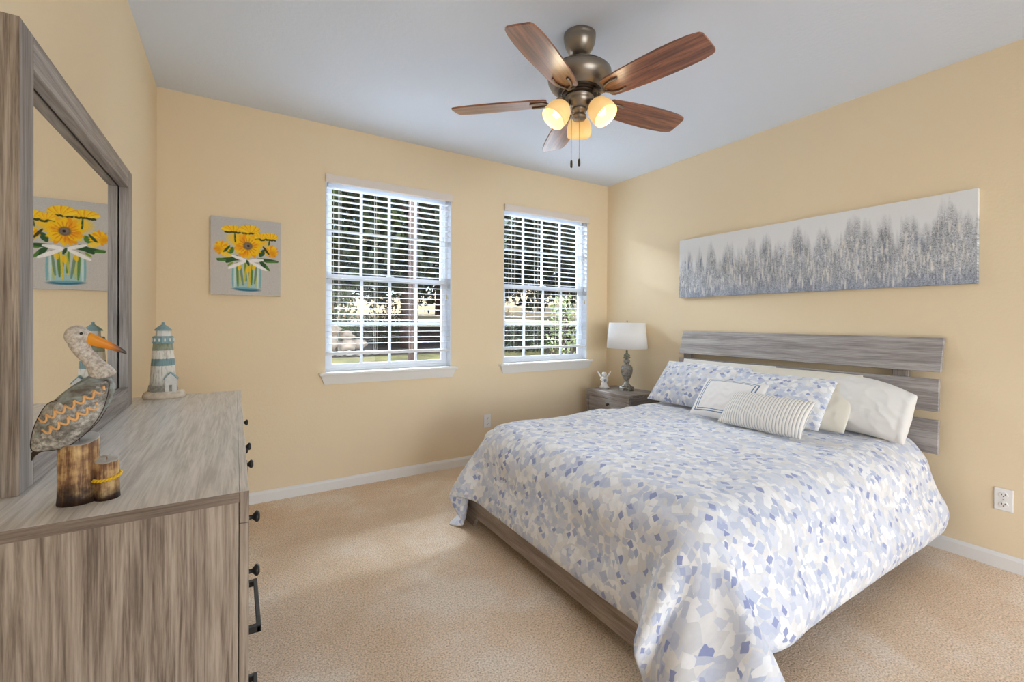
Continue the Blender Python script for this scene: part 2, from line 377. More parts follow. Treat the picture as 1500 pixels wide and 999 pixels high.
# shape of the draped comforter: a grid of points in millimetres, one row per line from the foot of the bed to its head
CLOTH = [
    [1031, 760, 9, 1050, 814, 9, 1081, 870, 8, 1112, 927, 11, 1140, 980, 35, 1140, 1014, 86, 1114, 996, 140, 1089, 972, 193, 1084, 1008, 226, 1129, 1031, 208, 1179, 1041, 186, 1214, 1076, 173, 1216, 1132, 172, 1215, 1187, 172, 1214, 1242, 172, 1214, 1298, 172, 1214, 1353, 172, 1214, 1409, 172, 1214, 1464, 172, 1213, 1520, 172, 1213, 1575, 172, 1213, 1631, 172, 1213, 1686, 172, 1213, 1742, 172, 1213, 1797, 172, 1213, 1853, 172, 1214, 1908, 172, 1214, 1964, 172, 1214, 2019, 172, 1214, 2075, 173, 1214, 2130, 173, 1215, 2186, 173, 1215, 2241, 173, 1217, 2296, 173, 1216, 2351, 174, 1187, 2394, 183, 1138, 2414, 198, 1093, 2442, 212, 1086, 2492, 201, 1112, 2498, 161, 1123, 2461, 123, 1133, 2422, 85, 1160, 2411, 40, 1159, 2447, 9, 1130, 2494, 8, 1103, 2542, 8],
    [1099, 748, 9, 1115, 801, 9, 1134, 855, 9, 1162, 910, 22, 1177, 955, 66, 1179, 994, 117, 1156, 995, 174, 1132, 968, 227, 1113, 993, 269, 1151, 1026, 257, 1201, 1038, 236, 1232, 1077, 224, 1231, 1132, 224, 1232, 1187, 224, 1232, 1242, 224, 1232, 1298, 223, 1232, 1353, 223, 1232, 1409, 223, 1232, 1464, 222, 1232, 1520, 223, 1231, 1575, 223, 1232, 1631, 223, 1232, 1686, 222, 1233, 1742, 222, 1232, 1797, 222, 1232, 1852, 223, 1232, 1908, 223, 1232, 1963, 223, 1232, 2019, 223, 1233, 2074, 223, 1233, 2130, 224, 1232, 2185, 224, 1231, 2241, 225, 1231, 2296, 226, 1232, 2351, 226, 1203, 2394, 234, 1155, 2416, 250, 1117, 2452, 259, 1128, 2494, 235, 1151, 2479, 193, 1159, 2438, 157, 1177, 2411, 114, 1198, 2434, 70, 1196, 2475, 35, 1177, 2521, 13, 1150, 2569, 8],
    [1166, 736, 9, 1182, 789, 11, 1194, 841, 22, 1195, 884, 56, 1194, 923, 105, 1206, 965, 153, 1198, 991, 207, 1173, 970, 262, 1146, 978, 309, 1173, 1020, 306, 1222, 1035, 286, 1250, 1077, 275, 1251, 1132, 275, 1252, 1187, 274, 1252, 1242, 274, 1254, 1298, 273, 1256, 1353, 272, 1257, 1409, 271, 1257, 1464, 271, 1257, 1520, 271, 1257, 1575, 270, 1258, 1631, 270, 1258, 1686, 270, 1258, 1741, 270, 1258, 1797, 270, 1258, 1852, 270, 1258, 1908, 271, 1258, 1963, 271, 1258, 2019, 272, 1257, 2074, 272, 1255, 2130, 273, 1253, 2185, 275, 1251, 2240, 276, 1250, 2296, 277, 1248, 2351, 278, 1220, 2394, 286, 1172, 2419, 301, 1147, 2464, 303, 1171, 2487, 267, 1186, 2455, 227, 1197, 2419, 189, 1217, 2426, 145, 1220, 2466, 107, 1220, 2507, 70, 1215, 2549, 36, 1198, 2594, 10],
    [1233, 725, 16, 1243, 776, 36, 1239, 820, 66, 1219, 852, 106, 1209, 890, 147, 1219, 932, 194, 1234, 973, 241, 1213, 973, 297, 1184, 966, 346, 1196, 1012, 354, 1243, 1032, 336, 1267, 1077, 327, 1266, 1132, 327, 1266, 1187, 326, 1269, 1242, 325, 1272, 1298, 324, 1273, 1353, 323, 1272, 1409, 323, 1272, 1464, 323, 1273, 1520, 322, 1272, 1575, 322, 1271, 1631, 322, 1272, 1686, 322, 1273, 1741, 322, 1274, 1797, 322, 1274, 1852, 322, 1273, 1908, 323, 1273, 1963, 323, 1274, 2019, 323, 1274, 2074, 323, 1273, 2129, 325, 1271, 2185, 326, 1270, 2240, 327, 1268, 2295, 328, 1263, 2351, 330, 1236, 2395, 338, 1192, 2424, 351, 1184, 2473, 341, 1211, 2471, 299, 1221, 2432, 261, 1234, 2420, 219, 1225, 2460, 184, 1224, 2501, 148, 1226, 2542, 111, 1225, 2584, 74, 1221, 2625, 38],
    [1286, 708, 54, 1286, 755, 84, 1280, 799, 116, 1263, 835, 154, 1237, 860, 197, 1236, 900, 235, 1257, 943, 279, 1255, 972, 331, 1225, 960, 381, 1221, 1002, 402, 1264, 1028, 385, 1280, 1077, 380, 1276, 1132, 380, 1279, 1187, 379, 1283, 1243, 378, 1282, 1298, 377, 1281, 1353, 377, 1280, 1409, 377, 1280, 1464, 376, 1278, 1520, 376, 1278, 1575, 376, 1278, 1631, 376, 1279, 1686, 376, 1279, 1741, 376, 1279, 1797, 376, 1279, 1852, 376, 1277, 1908, 377, 1277, 1963, 377, 1276, 2018, 377, 1281, 2074, 377, 1284, 2129, 378, 1285, 2184, 378, 1283, 2240, 379, 1281, 2295, 381, 1277, 2350, 383, 1252, 2396, 390, 1215, 2433, 399, 1227, 2475, 373, 1246, 2449, 333, 1263, 2426, 290, 1261, 2455, 250, 1234, 2495, 223, 1225, 2537, 189, 1223, 2578, 152, 1217, 2619, 115, 1211, 2660, 78],
    [1293, 679, 115, 1297, 726, 144, 1304, 773, 173, 1306, 818, 203, 1291, 857, 239, 1267, 879, 283, 1263, 912, 324, 1286, 952, 367, 1267, 961, 416, 1249, 989, 446, 1282, 1023, 436, 1287, 1077, 434, 1287, 1132, 433, 1288, 1187, 433, 1285, 1243, 432, 1282, 1298, 431, 1280, 1353, 431, 1279, 1409, 431, 1278, 1464, 431, 1278, 1520, 431, 1278, 1575, 431, 1280, 1631, 430, 1282, 1686, 430, 1283, 1741, 430, 1283, 1797, 430, 1282, 1852, 431, 1280, 1907, 431, 1279, 1963, 431, 1277, 2018, 431, 1277, 2073, 431, 1281, 2129, 432, 1287, 2184, 433, 1289, 2239, 433, 1289, 2294, 434, 1288, 2350, 436, 1269, 2398, 441, 1246, 2443, 442, 1271, 2465, 404, 1287, 2436, 362, 1299, 2450, 318, 1277, 2490, 288, 1251, 2531, 261, 1239, 2572, 227, 1235, 2613, 190, 1235, 2653, 151, 1240, 2688, 109],
    [1304, 653, 174, 1301, 698, 205, 1305, 744, 235, 1314, 791, 263, 1324, 836, 292, 1319, 877, 326, 1296, 897, 370, 1294, 924, 412, 1308, 962, 449, 1278, 973, 490, 1288, 1022, 489, 1288, 1077, 488, 1288, 1132, 488, 1287, 1187, 487, 1284, 1243, 486, 1281, 1298, 486, 1280, 1353, 485, 1280, 1409, 485, 1280, 1464, 485, 1281, 1520, 485, 1281, 1575, 485, 1282, 1631, 485, 1284, 1686, 485, 1285, 1741, 485, 1285, 1797, 485, 1285, 1852, 485, 1284, 1907, 485, 1283, 1963, 485, 1282, 2018, 485, 1282, 2074, 485, 1282, 2129, 486, 1284, 2184, 487, 1286, 2239, 488, 1287, 2294, 489, 1287, 2349, 491, 1282, 2403, 494, 1287, 2444, 475, 1309, 2441, 433, 1329, 2446, 389, 1311, 2483, 357, 1283, 2523, 331, 1269, 2565, 298, 1269, 2603, 259, 1274, 2636, 215, 1282, 2661, 167, 1290, 2678, 115],
    [1357, 659, 197, 1345, 688, 243, 1333, 723, 284, 1325, 763, 319, 1326, 808, 351, 1337, 854, 380, 1344, 897, 410, 1324, 914, 454, 1319, 938, 492, 1317, 970, 522, 1312, 1022, 531, 1311, 1077, 531, 1310, 1132, 531, 1309, 1188, 531, 1308, 1243, 531, 1306, 1298, 531, 1305, 1354, 532, 1304, 1409, 532, 1304, 1464, 532, 1305, 1520, 532, 1306, 1575, 531, 1306, 1630, 531, 1307, 1686, 531, 1307, 1741, 532, 1306, 1797, 532, 1306, 1852, 532, 1306, 1907, 532, 1306, 1963, 532, 1306, 2018, 533, 1305, 2074, 533, 1304, 2129, 534, 1303, 2184, 536, 1308, 2239, 533, 1310, 2293, 532, 1312, 2348, 533, 1314, 2403, 532, 1324, 2442, 508, 1351, 2441, 462, 1344, 2477, 427, 1315, 2515, 401, 1304, 2555, 367, 1309, 2587, 323, 1317, 2610, 274, 1324, 2624, 221, 1328, 2634, 166, 1329, 2642, 111],
    [1381, 702, 179, 1379, 725, 229, 1375, 747, 279, 1371, 770, 330, 1363, 794, 379, 1352, 829, 420, 1349, 872, 454, 1363, 914, 482, 1348, 933, 524, 1347, 970, 552, 1362, 1022, 553, 1359, 1077, 556, 1355, 1132, 559, 1350, 1187, 563, 1346, 1243, 566, 1343, 1298, 570, 1341, 1353, 572, 1341, 1408, 571, 1343, 1464, 569, 1345, 1519, 568, 1347, 1575, 566, 1349, 1630, 565, 1350, 1686, 564, 1350, 1741, 564, 1350, 1797, 565, 1349, 1852, 566, 1348, 1908, 567, 1347, 1963, 568, 1346, 2018, 569, 1345, 2074, 570, 1344, 2129, 571, 1343, 2185, 572, 1341, 2240, 574, 1343, 2295, 572, 1355, 2348, 564, 1362, 2401, 552, 1350, 2443, 537, 1364, 2469, 501, 1347, 2508, 472, 1346, 2540, 430, 1353, 2559, 380, 1357, 2569, 325, 1359, 2577, 271, 1358, 2582, 216, 1357, 2588, 161, 1356, 2595, 106],
    [1398, 749, 159, 1394, 772, 209, 1390, 795, 259, 1390, 816, 310, 1391, 836, 362, 1392, 856, 413, 1389, 878, 464, 1385, 893, 515, 1391, 942, 540, 1383, 965, 586, 1382, 1020, 597, 1384, 1075, 598, 1385, 1130, 598, 1385, 1186, 599, 1386, 1242, 599, 1386, 1297, 599, 1386, 1353, 599, 1387, 1408, 598, 1387, 1464, 598, 1387, 1519, 597, 1387, 1575, 597, 1387, 1630, 597, 1387, 1685, 597, 1388, 1741, 597, 1388, 1796, 597, 1388, 1852, 597, 1388, 1907, 598, 1389, 1963, 598, 1389, 2018, 598, 1389, 2074, 598, 1389, 2129, 597, 1389, 2185, 597, 1389, 2241, 596, 1388, 2297, 596, 1388, 2353, 596, 1384, 2414, 596, 1394, 2444, 554, 1391, 2488, 529, 1392, 2513, 486, 1394, 2520, 431, 1395, 2526, 376, 1394, 2531, 321, 1394, 2538, 266, 1394, 2545, 211, 1394, 2552, 156, 1395, 2559, 101],
    [1439, 780, 148, 1438, 796, 200, 1438, 805, 255, 1439, 828, 305, 1439, 851, 355, 1439, 872, 407, 1440, 887, 460, 1440, 892, 515, 1441, 939, 541, 1439, 965, 588, 1438, 1019, 596, 1438, 1074, 595, 1438, 1130, 595, 1439, 1186, 596, 1439, 1241, 596, 1440, 1297, 596, 1440, 1352, 596, 1440, 1408, 596, 1441, 1463, 596, 1441, 1519, 595, 1441, 1574, 595, 1441, 1630, 596, 1442, 1685, 596, 1442, 1741, 596, 1442, 1796, 595, 1442, 1852, 595, 1442, 1907, 596, 1443, 1963, 596, 1443, 2018, 596, 1443, 2074, 596, 1443, 2129, 596, 1443, 2185, 595, 1443, 2241, 595, 1443, 2297, 595, 1442, 2352, 595, 1442, 2410, 596, 1446, 2447, 564, 1445, 2490, 532, 1446, 2511, 487, 1446, 2511, 431, 1446, 2516, 375, 1447, 2522, 320, 1447, 2530, 265, 1447, 2539, 211, 1447, 2542, 156, 1448, 2546, 100],
    [1492, 792, 145, 1492, 799, 200, 1493, 804, 255, 1493, 827, 305, 1493, 851, 355, 1494, 870, 407, 1494, 885, 460, 1494, 891, 513, 1495, 936, 543, 1493, 965, 589, 1492, 1019, 595, 1492, 1075, 595, 1493, 1130, 595, 1493, 1186, 596, 1494, 1241, 597, 1494, 1297, 597, 1494, 1352, 597, 1495, 1408, 596, 1495, 1463, 595, 1495, 1519, 595, 1496, 1574, 595, 1496, 1630, 595, 1496, 1685, 595, 1496, 1741, 595, 1496, 1796, 595, 1496, 1852, 595, 1497, 1907, 595, 1497, 1963, 595, 1497, 2018, 595, 1497, 2074, 595, 1497, 2129, 595, 1497, 2185, 595, 1497, 2240, 595, 1497, 2296, 595, 1496, 2351, 595, 1497, 2407, 596, 1498, 2454, 573, 1499, 2493, 534, 1500, 2514, 486, 1500, 2513, 431, 1501, 2517, 375, 1501, 2523, 320, 1501, 2531, 266, 1501, 2539, 211, 1501, 2541, 156, 1502, 2543, 100],
    [1546, 796, 144, 1547, 800, 199, 1547, 804, 254, 1547, 826, 304, 1548, 851, 353, 1548, 872, 405, 1548, 881, 459, 1548, 890, 512, 1549, 930, 549, 1547, 965, 591, 1547, 1019, 595, 1547, 1075, 595, 1547, 1130, 595, 1548, 1185, 597, 1548, 1241, 597, 1548, 1296, 597, 1549, 1352, 597, 1549, 1407, 596, 1549, 1463, 595, 1550, 1518, 595, 1550, 1574, 595, 1550, 1629, 595, 1550, 1685, 595, 1550, 1740, 595, 1551, 1796, 595, 1551, 1851, 595, 1551, 1907, 595, 1551, 1962, 595, 1551, 2018, 595, 1551, 2073, 595, 1551, 2129, 595, 1551, 2184, 595, 1551, 2240, 595, 1551, 2295, 595, 1551, 2351, 595, 1551, 2406, 596, 1552, 2455, 575, 1553, 2494, 535, 1554, 2514, 486, 1554, 2516, 431, 1555, 2519, 376, 1555, 2524, 321, 1555, 2531, 266, 1556, 2539, 211, 1556, 2541, 156, 1556, 2543, 101],
    [1600, 797, 143, 1601, 800, 198, 1601, 803, 254, 1601, 826, 304, 1602, 852, 352, 1602, 871, 404, 1602, 877, 459, 1602, 889, 512, 1602, 927, 552, 1602, 966, 590, 1601, 1019, 596, 1602, 1075, 595, 1602, 1130, 595, 1602, 1185, 596, 1602, 1241, 596, 1603, 1296, 597, 1603, 1352, 597, 1603, 1407, 597, 1604, 1463, 595, 1604, 1518, 595, 1604, 1574, 595, 1604, 1629, 595, 1604, 1685, 595, 1605, 1740, 595, 1605, 1796, 595, 1605, 1851, 595, 1605, 1907, 595, 1605, 1962, 595, 1605, 2018, 595, 1606, 2073, 595, 1606, 2129, 595, 1606, 2184, 595, 1606, 2239, 595, 1606, 2295, 595, 1606, 2350, 595, 1606, 2406, 596, 1607, 2454, 575, 1608, 2493, 536, 1608, 2512, 486, 1609, 2514, 431, 1609, 2519, 376, 1609, 2525, 321, 1610, 2532, 266, 1610, 2539, 211, 1610, 2541, 156, 1610, 2543, 101],
    [1655, 797, 143, 1655, 799, 198, 1656, 803, 253, 1656, 826, 303, 1656, 854, 350, 1656, 869, 404, 1656, 876, 458, 1657, 889, 511, 1656, 928, 550, 1656, 966, 590, 1656, 1019, 596, 1656, 1075, 595, 1656, 1130, 595, 1657, 1185, 596, 1657, 1241, 596, 1657, 1296, 596, 1657, 1352, 596, 1658, 1407, 596, 1658, 1463, 596, 1658, 1518, 595, 1658, 1573, 595, 1659, 1629, 595, 1659, 1684, 595, 1659, 1740, 595, 1659, 1795, 595, 1659, 1851, 595, 1659, 1906, 595, 1660, 1962, 595, 1660, 2017, 595, 1660, 2073, 595, 1660, 2128, 595, 1660, 2184, 595, 1660, 2239, 595, 1660, 2294, 595, 1660, 2350, 595, 1661, 2405, 596, 1661, 2454, 575, 1662, 2493, 536, 1662, 2511, 487, 1663, 2513, 431, 1663, 2518, 376, 1664, 2525, 321, 1664, 2532, 266, 1664, 2540, 212, 1664, 2542, 156, 1665, 2543, 101],
    [1709, 798, 142, 1710, 798, 197, 1710, 803, 252, 1710, 827, 302, 1710, 854, 350, 1711, 868, 403, 1711, 876, 458, 1711, 889, 511, 1711, 928, 550, 1710, 966, 590, 1710, 1019, 595, 1711, 1074, 595, 1711, 1130, 596, 1711, 1185, 596, 1711, 1241, 596, 1712, 1296, 596, 1712, 1351, 596, 1712, 1407, 596, 1712, 1462, 595, 1712, 1518, 595, 1713, 1573, 595, 1713, 1629, 595, 1713, 1684, 595, 1713, 1740, 595, 1713, 1795, 595, 1714, 1851, 595, 1714, 1906, 595, 1714, 1961, 595, 1714, 2017, 595, 1714, 2072, 595, 1714, 2128, 595, 1714, 2183, 595, 1714, 2239, 595, 1715, 2294, 595, 1715, 2349, 595, 1715, 2405, 596, 1716, 2453, 575, 1716, 2493, 536, 1717, 2510, 487, 1717, 2513, 432, 1717, 2518, 377, 1718, 2525, 322, 1718, 2532, 267, 1718, 2540, 212, 1719, 2543, 157, 1719, 2543, 101],
    [1764, 798, 142, 1764, 797, 197, 1764, 803, 252, 1765, 828, 301, 1765, 853, 350, 1765, 868, 403, 1765, 877, 457, 1765, 889, 511, 1765, 928, 549, 1765, 966, 590, 1765, 1019, 596, 1765, 1074, 595, 1765, 1130, 596, 1765, 1185, 596, 1766, 1240, 596, 1766, 1296, 596, 1766, 1351, 596, 1766, 1407, 596, 1767, 1462, 595, 1767, 1518, 595, 1767, 1573, 595, 1767, 1628, 595, 1767, 1684, 595, 1768, 1739, 595, 1768, 1795, 595, 1768, 1850, 595, 1768, 1906, 595, 1768, 1961, 595, 1768, 2017, 595, 1769, 2072, 595, 1769, 2127, 595, 1769, 2183, 595, 1769, 2238, 595, 1769, 2294, 595, 1769, 2349, 595, 1770, 2405, 596, 1770, 2453, 576, 1771, 2492, 536, 1771, 2510, 487, 1771, 2513, 432, 1772, 2519, 377, 1772, 2525, 322, 1772, 2532, 267, 1773, 2540, 212, 1773, 2543, 157, 1773, 2543, 102],
    [1818, 798, 141, 1818, 798, 197, 1819, 803, 252, 1819, 828, 300, 1819, 854, 349, 1819, 868, 403, 1819, 878, 457, 1819, 889, 511, 1819, 929, 549, 1819, 966, 590, 1819, 1019, 596, 1819, 1074, 596, 1820, 1129, 596, 1820, 1185, 596, 1820, 1240, 596, 1820, 1296, 596, 1821, 1351, 597, 1821, 1407, 596, 1821, 1462, 595, 1821, 1517, 595, 1821, 1573, 595, 1822, 1628, 595, 1822, 1684, 595, 1822, 1739, 595, 1822, 1795, 595, 1822, 1850, 595, 1822, 1905, 595, 1823, 1961, 595, 1823, 2016, 595, 1823, 2072, 595, 1823, 2127, 595, 1823, 2183, 595, 1823, 2238, 595, 1824, 2293, 595, 1824, 2349, 595, 1824, 2404, 596, 1824, 2453, 576, 1825, 2492, 536, 1825, 2511, 488, 1826, 2513, 432, 1826, 2519, 377, 1826, 2525, 322, 1827, 2532, 267, 1827, 2540, 212, 1827, 2542, 157, 1828, 2542, 102],
    [1872, 799, 141, 1873, 798, 196, 1873, 803, 251, 1873, 828, 300, 1874, 853, 349, 1874, 868, 403, 1874, 877, 457, 1874, 889, 511, 1874, 929, 548, 1874, 966, 590, 1874, 1018, 597, 1874, 1074, 596, 1874, 1129, 595, 1874, 1185, 596, 1874, 1240, 596, 1875, 1295, 597, 1875, 1351, 597, 1875, 1406, 597, 1875, 1462, 596, 1876, 1517, 595, 1876, 1573, 595, 1876, 1628, 595, 1876, 1683, 595, 1876, 1739, 595, 1876, 1794, 595, 1877, 1850, 595, 1877, 1905, 595, 1877, 1961, 595, 1877, 2016, 595, 1877, 2071, 595, 1877, 2127, 595, 1877, 2182, 595, 1878, 2238, 595, 1878, 2293, 595, 1878, 2348, 595, 1879, 2404, 596, 1879, 2453, 576, 1879, 2492, 537, 1880, 2511, 488, 1880, 2513, 432, 1880, 2518, 377, 1881, 2525, 322, 1881, 2532, 268, 1881, 2539, 213, 1882, 2541, 157, 1882, 2542, 102],
    [1927, 799, 141, 1927, 799, 196, 1927, 803, 251, 1928, 827, 300, 1928, 852, 350, 1928, 866, 403, 1928, 877, 457, 1928, 889, 510, 1928, 930, 548, 1928, 966, 590, 1928, 1018, 597, 1928, 1074, 596, 1928, 1129, 595, 1929, 1184, 596, 1929, 1240, 596, 1929, 1295, 596, 1929, 1351, 597, 1930, 1406, 597, 1930, 1462, 596, 1930, 1517, 595, 1930, 1572, 595, 1930, 1628, 595, 1930, 1683, 595, 1931, 1739, 595, 1931, 1794, 595, 1931, 1849, 595, 1931, 1905, 595, 1931, 1960, 595, 1931, 2016, 595, 1931, 2071, 595, 1932, 2127, 595, 1932, 2182, 595, 1932, 2237, 595, 1932, 2293, 595, 1933, 2348, 595, 1933, 2404, 596, 1933, 2453, 577, 1934, 2491, 536, 1934, 2510, 488, 1934, 2513, 433, 1935, 2517, 378, 1935, 2523, 322, 1935, 2531, 268, 1936, 2539, 213, 1936, 2541, 158, 1936, 2541, 102],
    [1981, 799, 140, 1982, 799, 196, 1982, 803, 251, 1982, 826, 300, 1982, 850, 350, 1982, 865, 403, 1982, 877, 457, 1982, 889, 511, 1982, 930, 547, 1982, 965, 589, 1983, 1018, 597, 1983, 1073, 596, 1983, 1129, 595, 1983, 1184, 596, 1983, 1240, 596, 1984, 1295, 597, 1984, 1350, 597, 1984, 1406, 597, 1984, 1461, 596, 1984, 1517, 595, 1984, 1572, 595, 1985, 1627, 595, 1985, 1683, 595, 1985, 1738, 595, 1985, 1794, 595, 1985, 1849, 595, 1985, 1905, 595, 1985, 1960, 595, 1986, 2015, 595, 1986, 2071, 595, 1986, 2126, 595, 1986, 2182, 595, 1986, 2237, 595, 1987, 2292, 595, 1987, 2348, 595, 1987, 2403, 596, 1988, 2452, 577, 1988, 2490, 536, 1988, 2511, 489, 1989, 2513, 433, 1989, 2517, 378, 1989, 2522, 323, 1990, 2530, 268, 1990, 2539, 213, 1990, 2541, 158, 1991, 2541, 103],
    [2036, 799, 140, 2036, 799, 195, 2036, 803, 250, 2037, 825, 300, 2037, 850, 350, 2037, 866, 403, 2037, 878, 457, 2037, 889, 510, 2037, 930, 547, 2037, 965, 589, 2037, 1018, 597, 2037, 1073, 596, 2037, 1129, 596, 2038, 1184, 596, 2038, 1239, 596, 2038, 1295, 597, 2038, 1350, 597, 2038, 1406, 597, 2038, 1461, 596, 2039, 1516, 595, 2039, 1572, 595, 2039, 1627, 595, 2039, 1683, 595, 2039, 1738, 595, 2039, 1793, 595, 2039, 1849, 595, 2040, 1904, 595, 2040, 1960, 595, 2040, 2015, 595, 2040, 2071, 595, 2040, 2126, 595, 2041, 2181, 595, 2041, 2237, 595, 2041, 2292, 595, 2041, 2348, 595, 2042, 2403, 596, 2042, 2452, 577, 2042, 2490, 537, 2043, 2510, 489, 2043, 2513, 433, 2043, 2517, 378, 2044, 2523, 323, 2044, 2531, 268, 2044, 2540, 214, 2045, 2542, 158, 2045, 2541, 103],
    [2090, 800, 140, 2090, 799, 195, 2091, 803, 250, 2091, 825, 300, 2091, 850, 350, 2091, 866, 403, 2091, 878, 457, 2091, 889, 510, 2091, 930, 546, 2091, 965, 589, 2091, 1017, 596, 2092, 1073, 596, 2092, 1128, 596, 2092, 1184, 596, 2092, 1239, 596, 2092, 1294, 596, 2093, 1350, 596, 2093, 1405, 596, 2093, 1461, 596, 2093, 1516, 595, 2093, 1571, 595, 2093, 1627, 595, 2093, 1682, 595, 2093, 1738, 595, 2094, 1793, 595, 2094, 1849, 595, 2094, 1904, 595, 2094, 1959, 595, 2094, 2015, 595, 2094, 2070, 595, 2095, 2126, 595, 2095, 2181, 595, 2095, 2236, 595, 2095, 2292, 595, 2096, 2347, 595, 2096, 2403, 596, 2096, 2452, 577, 2097, 2491, 537, 2097, 2510, 489, 2097, 2513, 434, 2098, 2517, 378, 2098, 2523, 323, 2098, 2531, 268, 2099, 2540, 214, 2099, 2543, 159, 2099, 2541, 103],
    [2145, 800, 139, 2145, 799, 195, 2145, 803, 250, 2145, 824, 300, 2145, 849, 350, 2146, 866, 403, 2146, 879, 457, 2145, 889, 510, 2146, 931, 546, 2145, 965, 589, 2146, 1017, 596, 2146, 1073, 596, 2146, 1128, 596, 2146, 1183, 596, 2147, 1239, 596, 2147, 1294, 595, 2147, 1350, 596, 2147, 1405, 596, 2147, 1460, 596, 2147, 1516, 596, 2147, 1571, 596, 2148, 1627, 596, 2148, 1682, 595, 2148, 1738, 595, 2148, 1793, 595, 2148, 1848, 595, 2148, 1904, 596, 2148, 1959, 595, 2149, 2015, 595, 2149, 2070, 595, 2149, 2125, 595, 2149, 2181, 595, 2149, 2236, 595, 2150, 2292, 595, 2150, 2347, 595, 2150, 2403, 596, 2151, 2452, 578, 2151, 2490, 538, 2151, 2510, 489, 2152, 2512, 434, 2152, 2518, 379, 2152, 2524, 324, 2153, 2531, 269, 2153, 2539, 214, 2154, 2543, 159, 2154, 2542, 104],
    [2199, 800, 139, 2199, 799, 195, 2200, 803, 250, 2200, 824, 301, 2200, 849, 350, 2200, 866, 403, 2200, 879, 457, 2200, 889, 510, 2200, 931, 546, 2200, 965, 588, 2200, 1017, 596, 2200, 1072, 596, 2201, 1128, 595, 2201, 1183, 596, 2201, 1238, 596, 2201, 1294, 596, 2201, 1349, 597, 2202, 1405, 596, 2202, 1460, 596, 2202, 1515, 596, 2202, 1571, 596, 2202, 1626, 596, 2202, 1682, 596, 2202, 1737, 596, 2202, 1793, 596, 2202, 1848, 596, 2203, 1903, 596, 2203, 1959, 596, 2203, 2014, 597, 2203, 2070, 597, 2203, 2125, 597, 2204, 2181, 596, 2204, 2236, 596, 2204, 2291, 595, 2204, 2347, 595, 2205, 2402, 596, 2205, 2452, 578, 2205, 2490, 538, 2206, 2510, 490, 2206, 2512, 434, 2207, 2517, 379, 2207, 2524, 324, 2207, 2531, 269, 2208, 2539, 214, 2208, 2543, 159, 2208, 2542, 104],
    [2254, 801, 139, 2254, 800, 194, 2254, 803, 250, 2254, 824, 300, 2254, 847, 351, 2254, 865, 403, 2254, 879, 457, 2254, 889, 510, 2254, 931, 545, 2255, 965, 588, 2255, 1017, 596, 2255, 1072, 596, 2255, 1127, 596, 2255, 1183, 596, 2255, 1238, 596, 2256, 1294, 596, 2256, 1349, 596, 2256, 1404, 596, 2256, 1460, 596, 2256, 1515, 597, 2256, 1571, 597, 2256, 1626, 596, 2256, 1682, 596, 2257, 1737, 596, 2257, 1792, 596, 2257, 1848, 596, 2257, 1903, 596, 2257, 1959, 596, 2257, 2014, 597, 2258, 2069, 597, 2258, 2125, 597, 2258, 2180, 596, 2258, 2236, 595, 2258, 2291, 596, 2259, 2346, 595, 2259, 2402, 596, 2259, 2451, 578, 2260, 2490, 538, 2260, 2510, 490, 2261, 2512, 434, 2261, 2517, 379, 2261, 2524, 324, 2262, 2530, 269, 2262, 2538, 215, 2262, 2542, 159, 2263, 2541, 104],
    [2308, 801, 139, 2308, 801, 194, 2308, 803, 250, 2308, 824, 300, 2309, 846, 351, 2309, 864, 403, 2309, 879, 457, 2309, 889, 510, 2309, 932, 544, 2309, 965, 587, 2309, 1016, 596, 2309, 1072, 596, 2309, 1127, 597, 2310, 1183, 597, 2310, 1238, 596, 2310, 1293, 596, 2310, 1349, 595, 2310, 1404, 596, 2310, 1460, 596, 2310, 1515, 597, 2311, 1570, 597, 2311, 1626, 597, 2311, 1681, 596, 2311, 1737, 596, 2311, 1792, 596, 2311, 1848, 596, 2311, 1903, 596, 2312, 1958, 597, 2312, 2014, 597, 2312, 2069, 596, 2312, 2125, 596, 2312, 2180, 596, 2312, 2235, 595, 2313, 2291, 596, 2313, 2346, 596, 2313, 2402, 596, 2314, 2451, 578, 2314, 2489, 538, 2314, 2510, 490, 2315, 2513, 435, 2315, 2518, 379, 2316, 2524, 325, 2316, 2531, 270, 2316, 2539, 215, 2317, 2541, 160, 2317, 2541, 104],
    [2362, 801, 139, 2363, 802, 194, 2363, 804, 249, 2363, 824, 300, 2363, 845, 351, 2363, 863, 403, 2363, 879, 457, 2363, 889, 510, 2363, 932, 544, 2363, 964, 587, 2364, 1016, 597, 2364, 1071, 597, 2364, 1127, 597, 2364, 1182, 597, 2364, 1238, 596, 2364, 1293, 596, 2365, 1348, 595, 2365, 1404, 595, 2365, 1459, 596, 2365, 1515, 597, 2365, 1570, 597, 2365, 1626, 597, 2365, 1681, 597, 2365, 1736, 596, 2366, 1792, 596, 2366, 1847, 596, 2366, 1903, 596, 2366, 1958, 597, 2366, 2013, 597, 2366, 2069, 596, 2366, 2124, 596, 2367, 2180, 596, 2367, 2235, 595, 2367, 2291, 596, 2367, 2346, 595, 2368, 2401, 596, 2368, 2451, 579, 2368, 2489, 538, 2369, 2510, 490, 2369, 2514, 435, 2370, 2518, 380, 2370, 2524, 325, 2370, 2531, 270, 2371, 2539, 215, 2371, 2542, 160, 2371, 2540, 105],
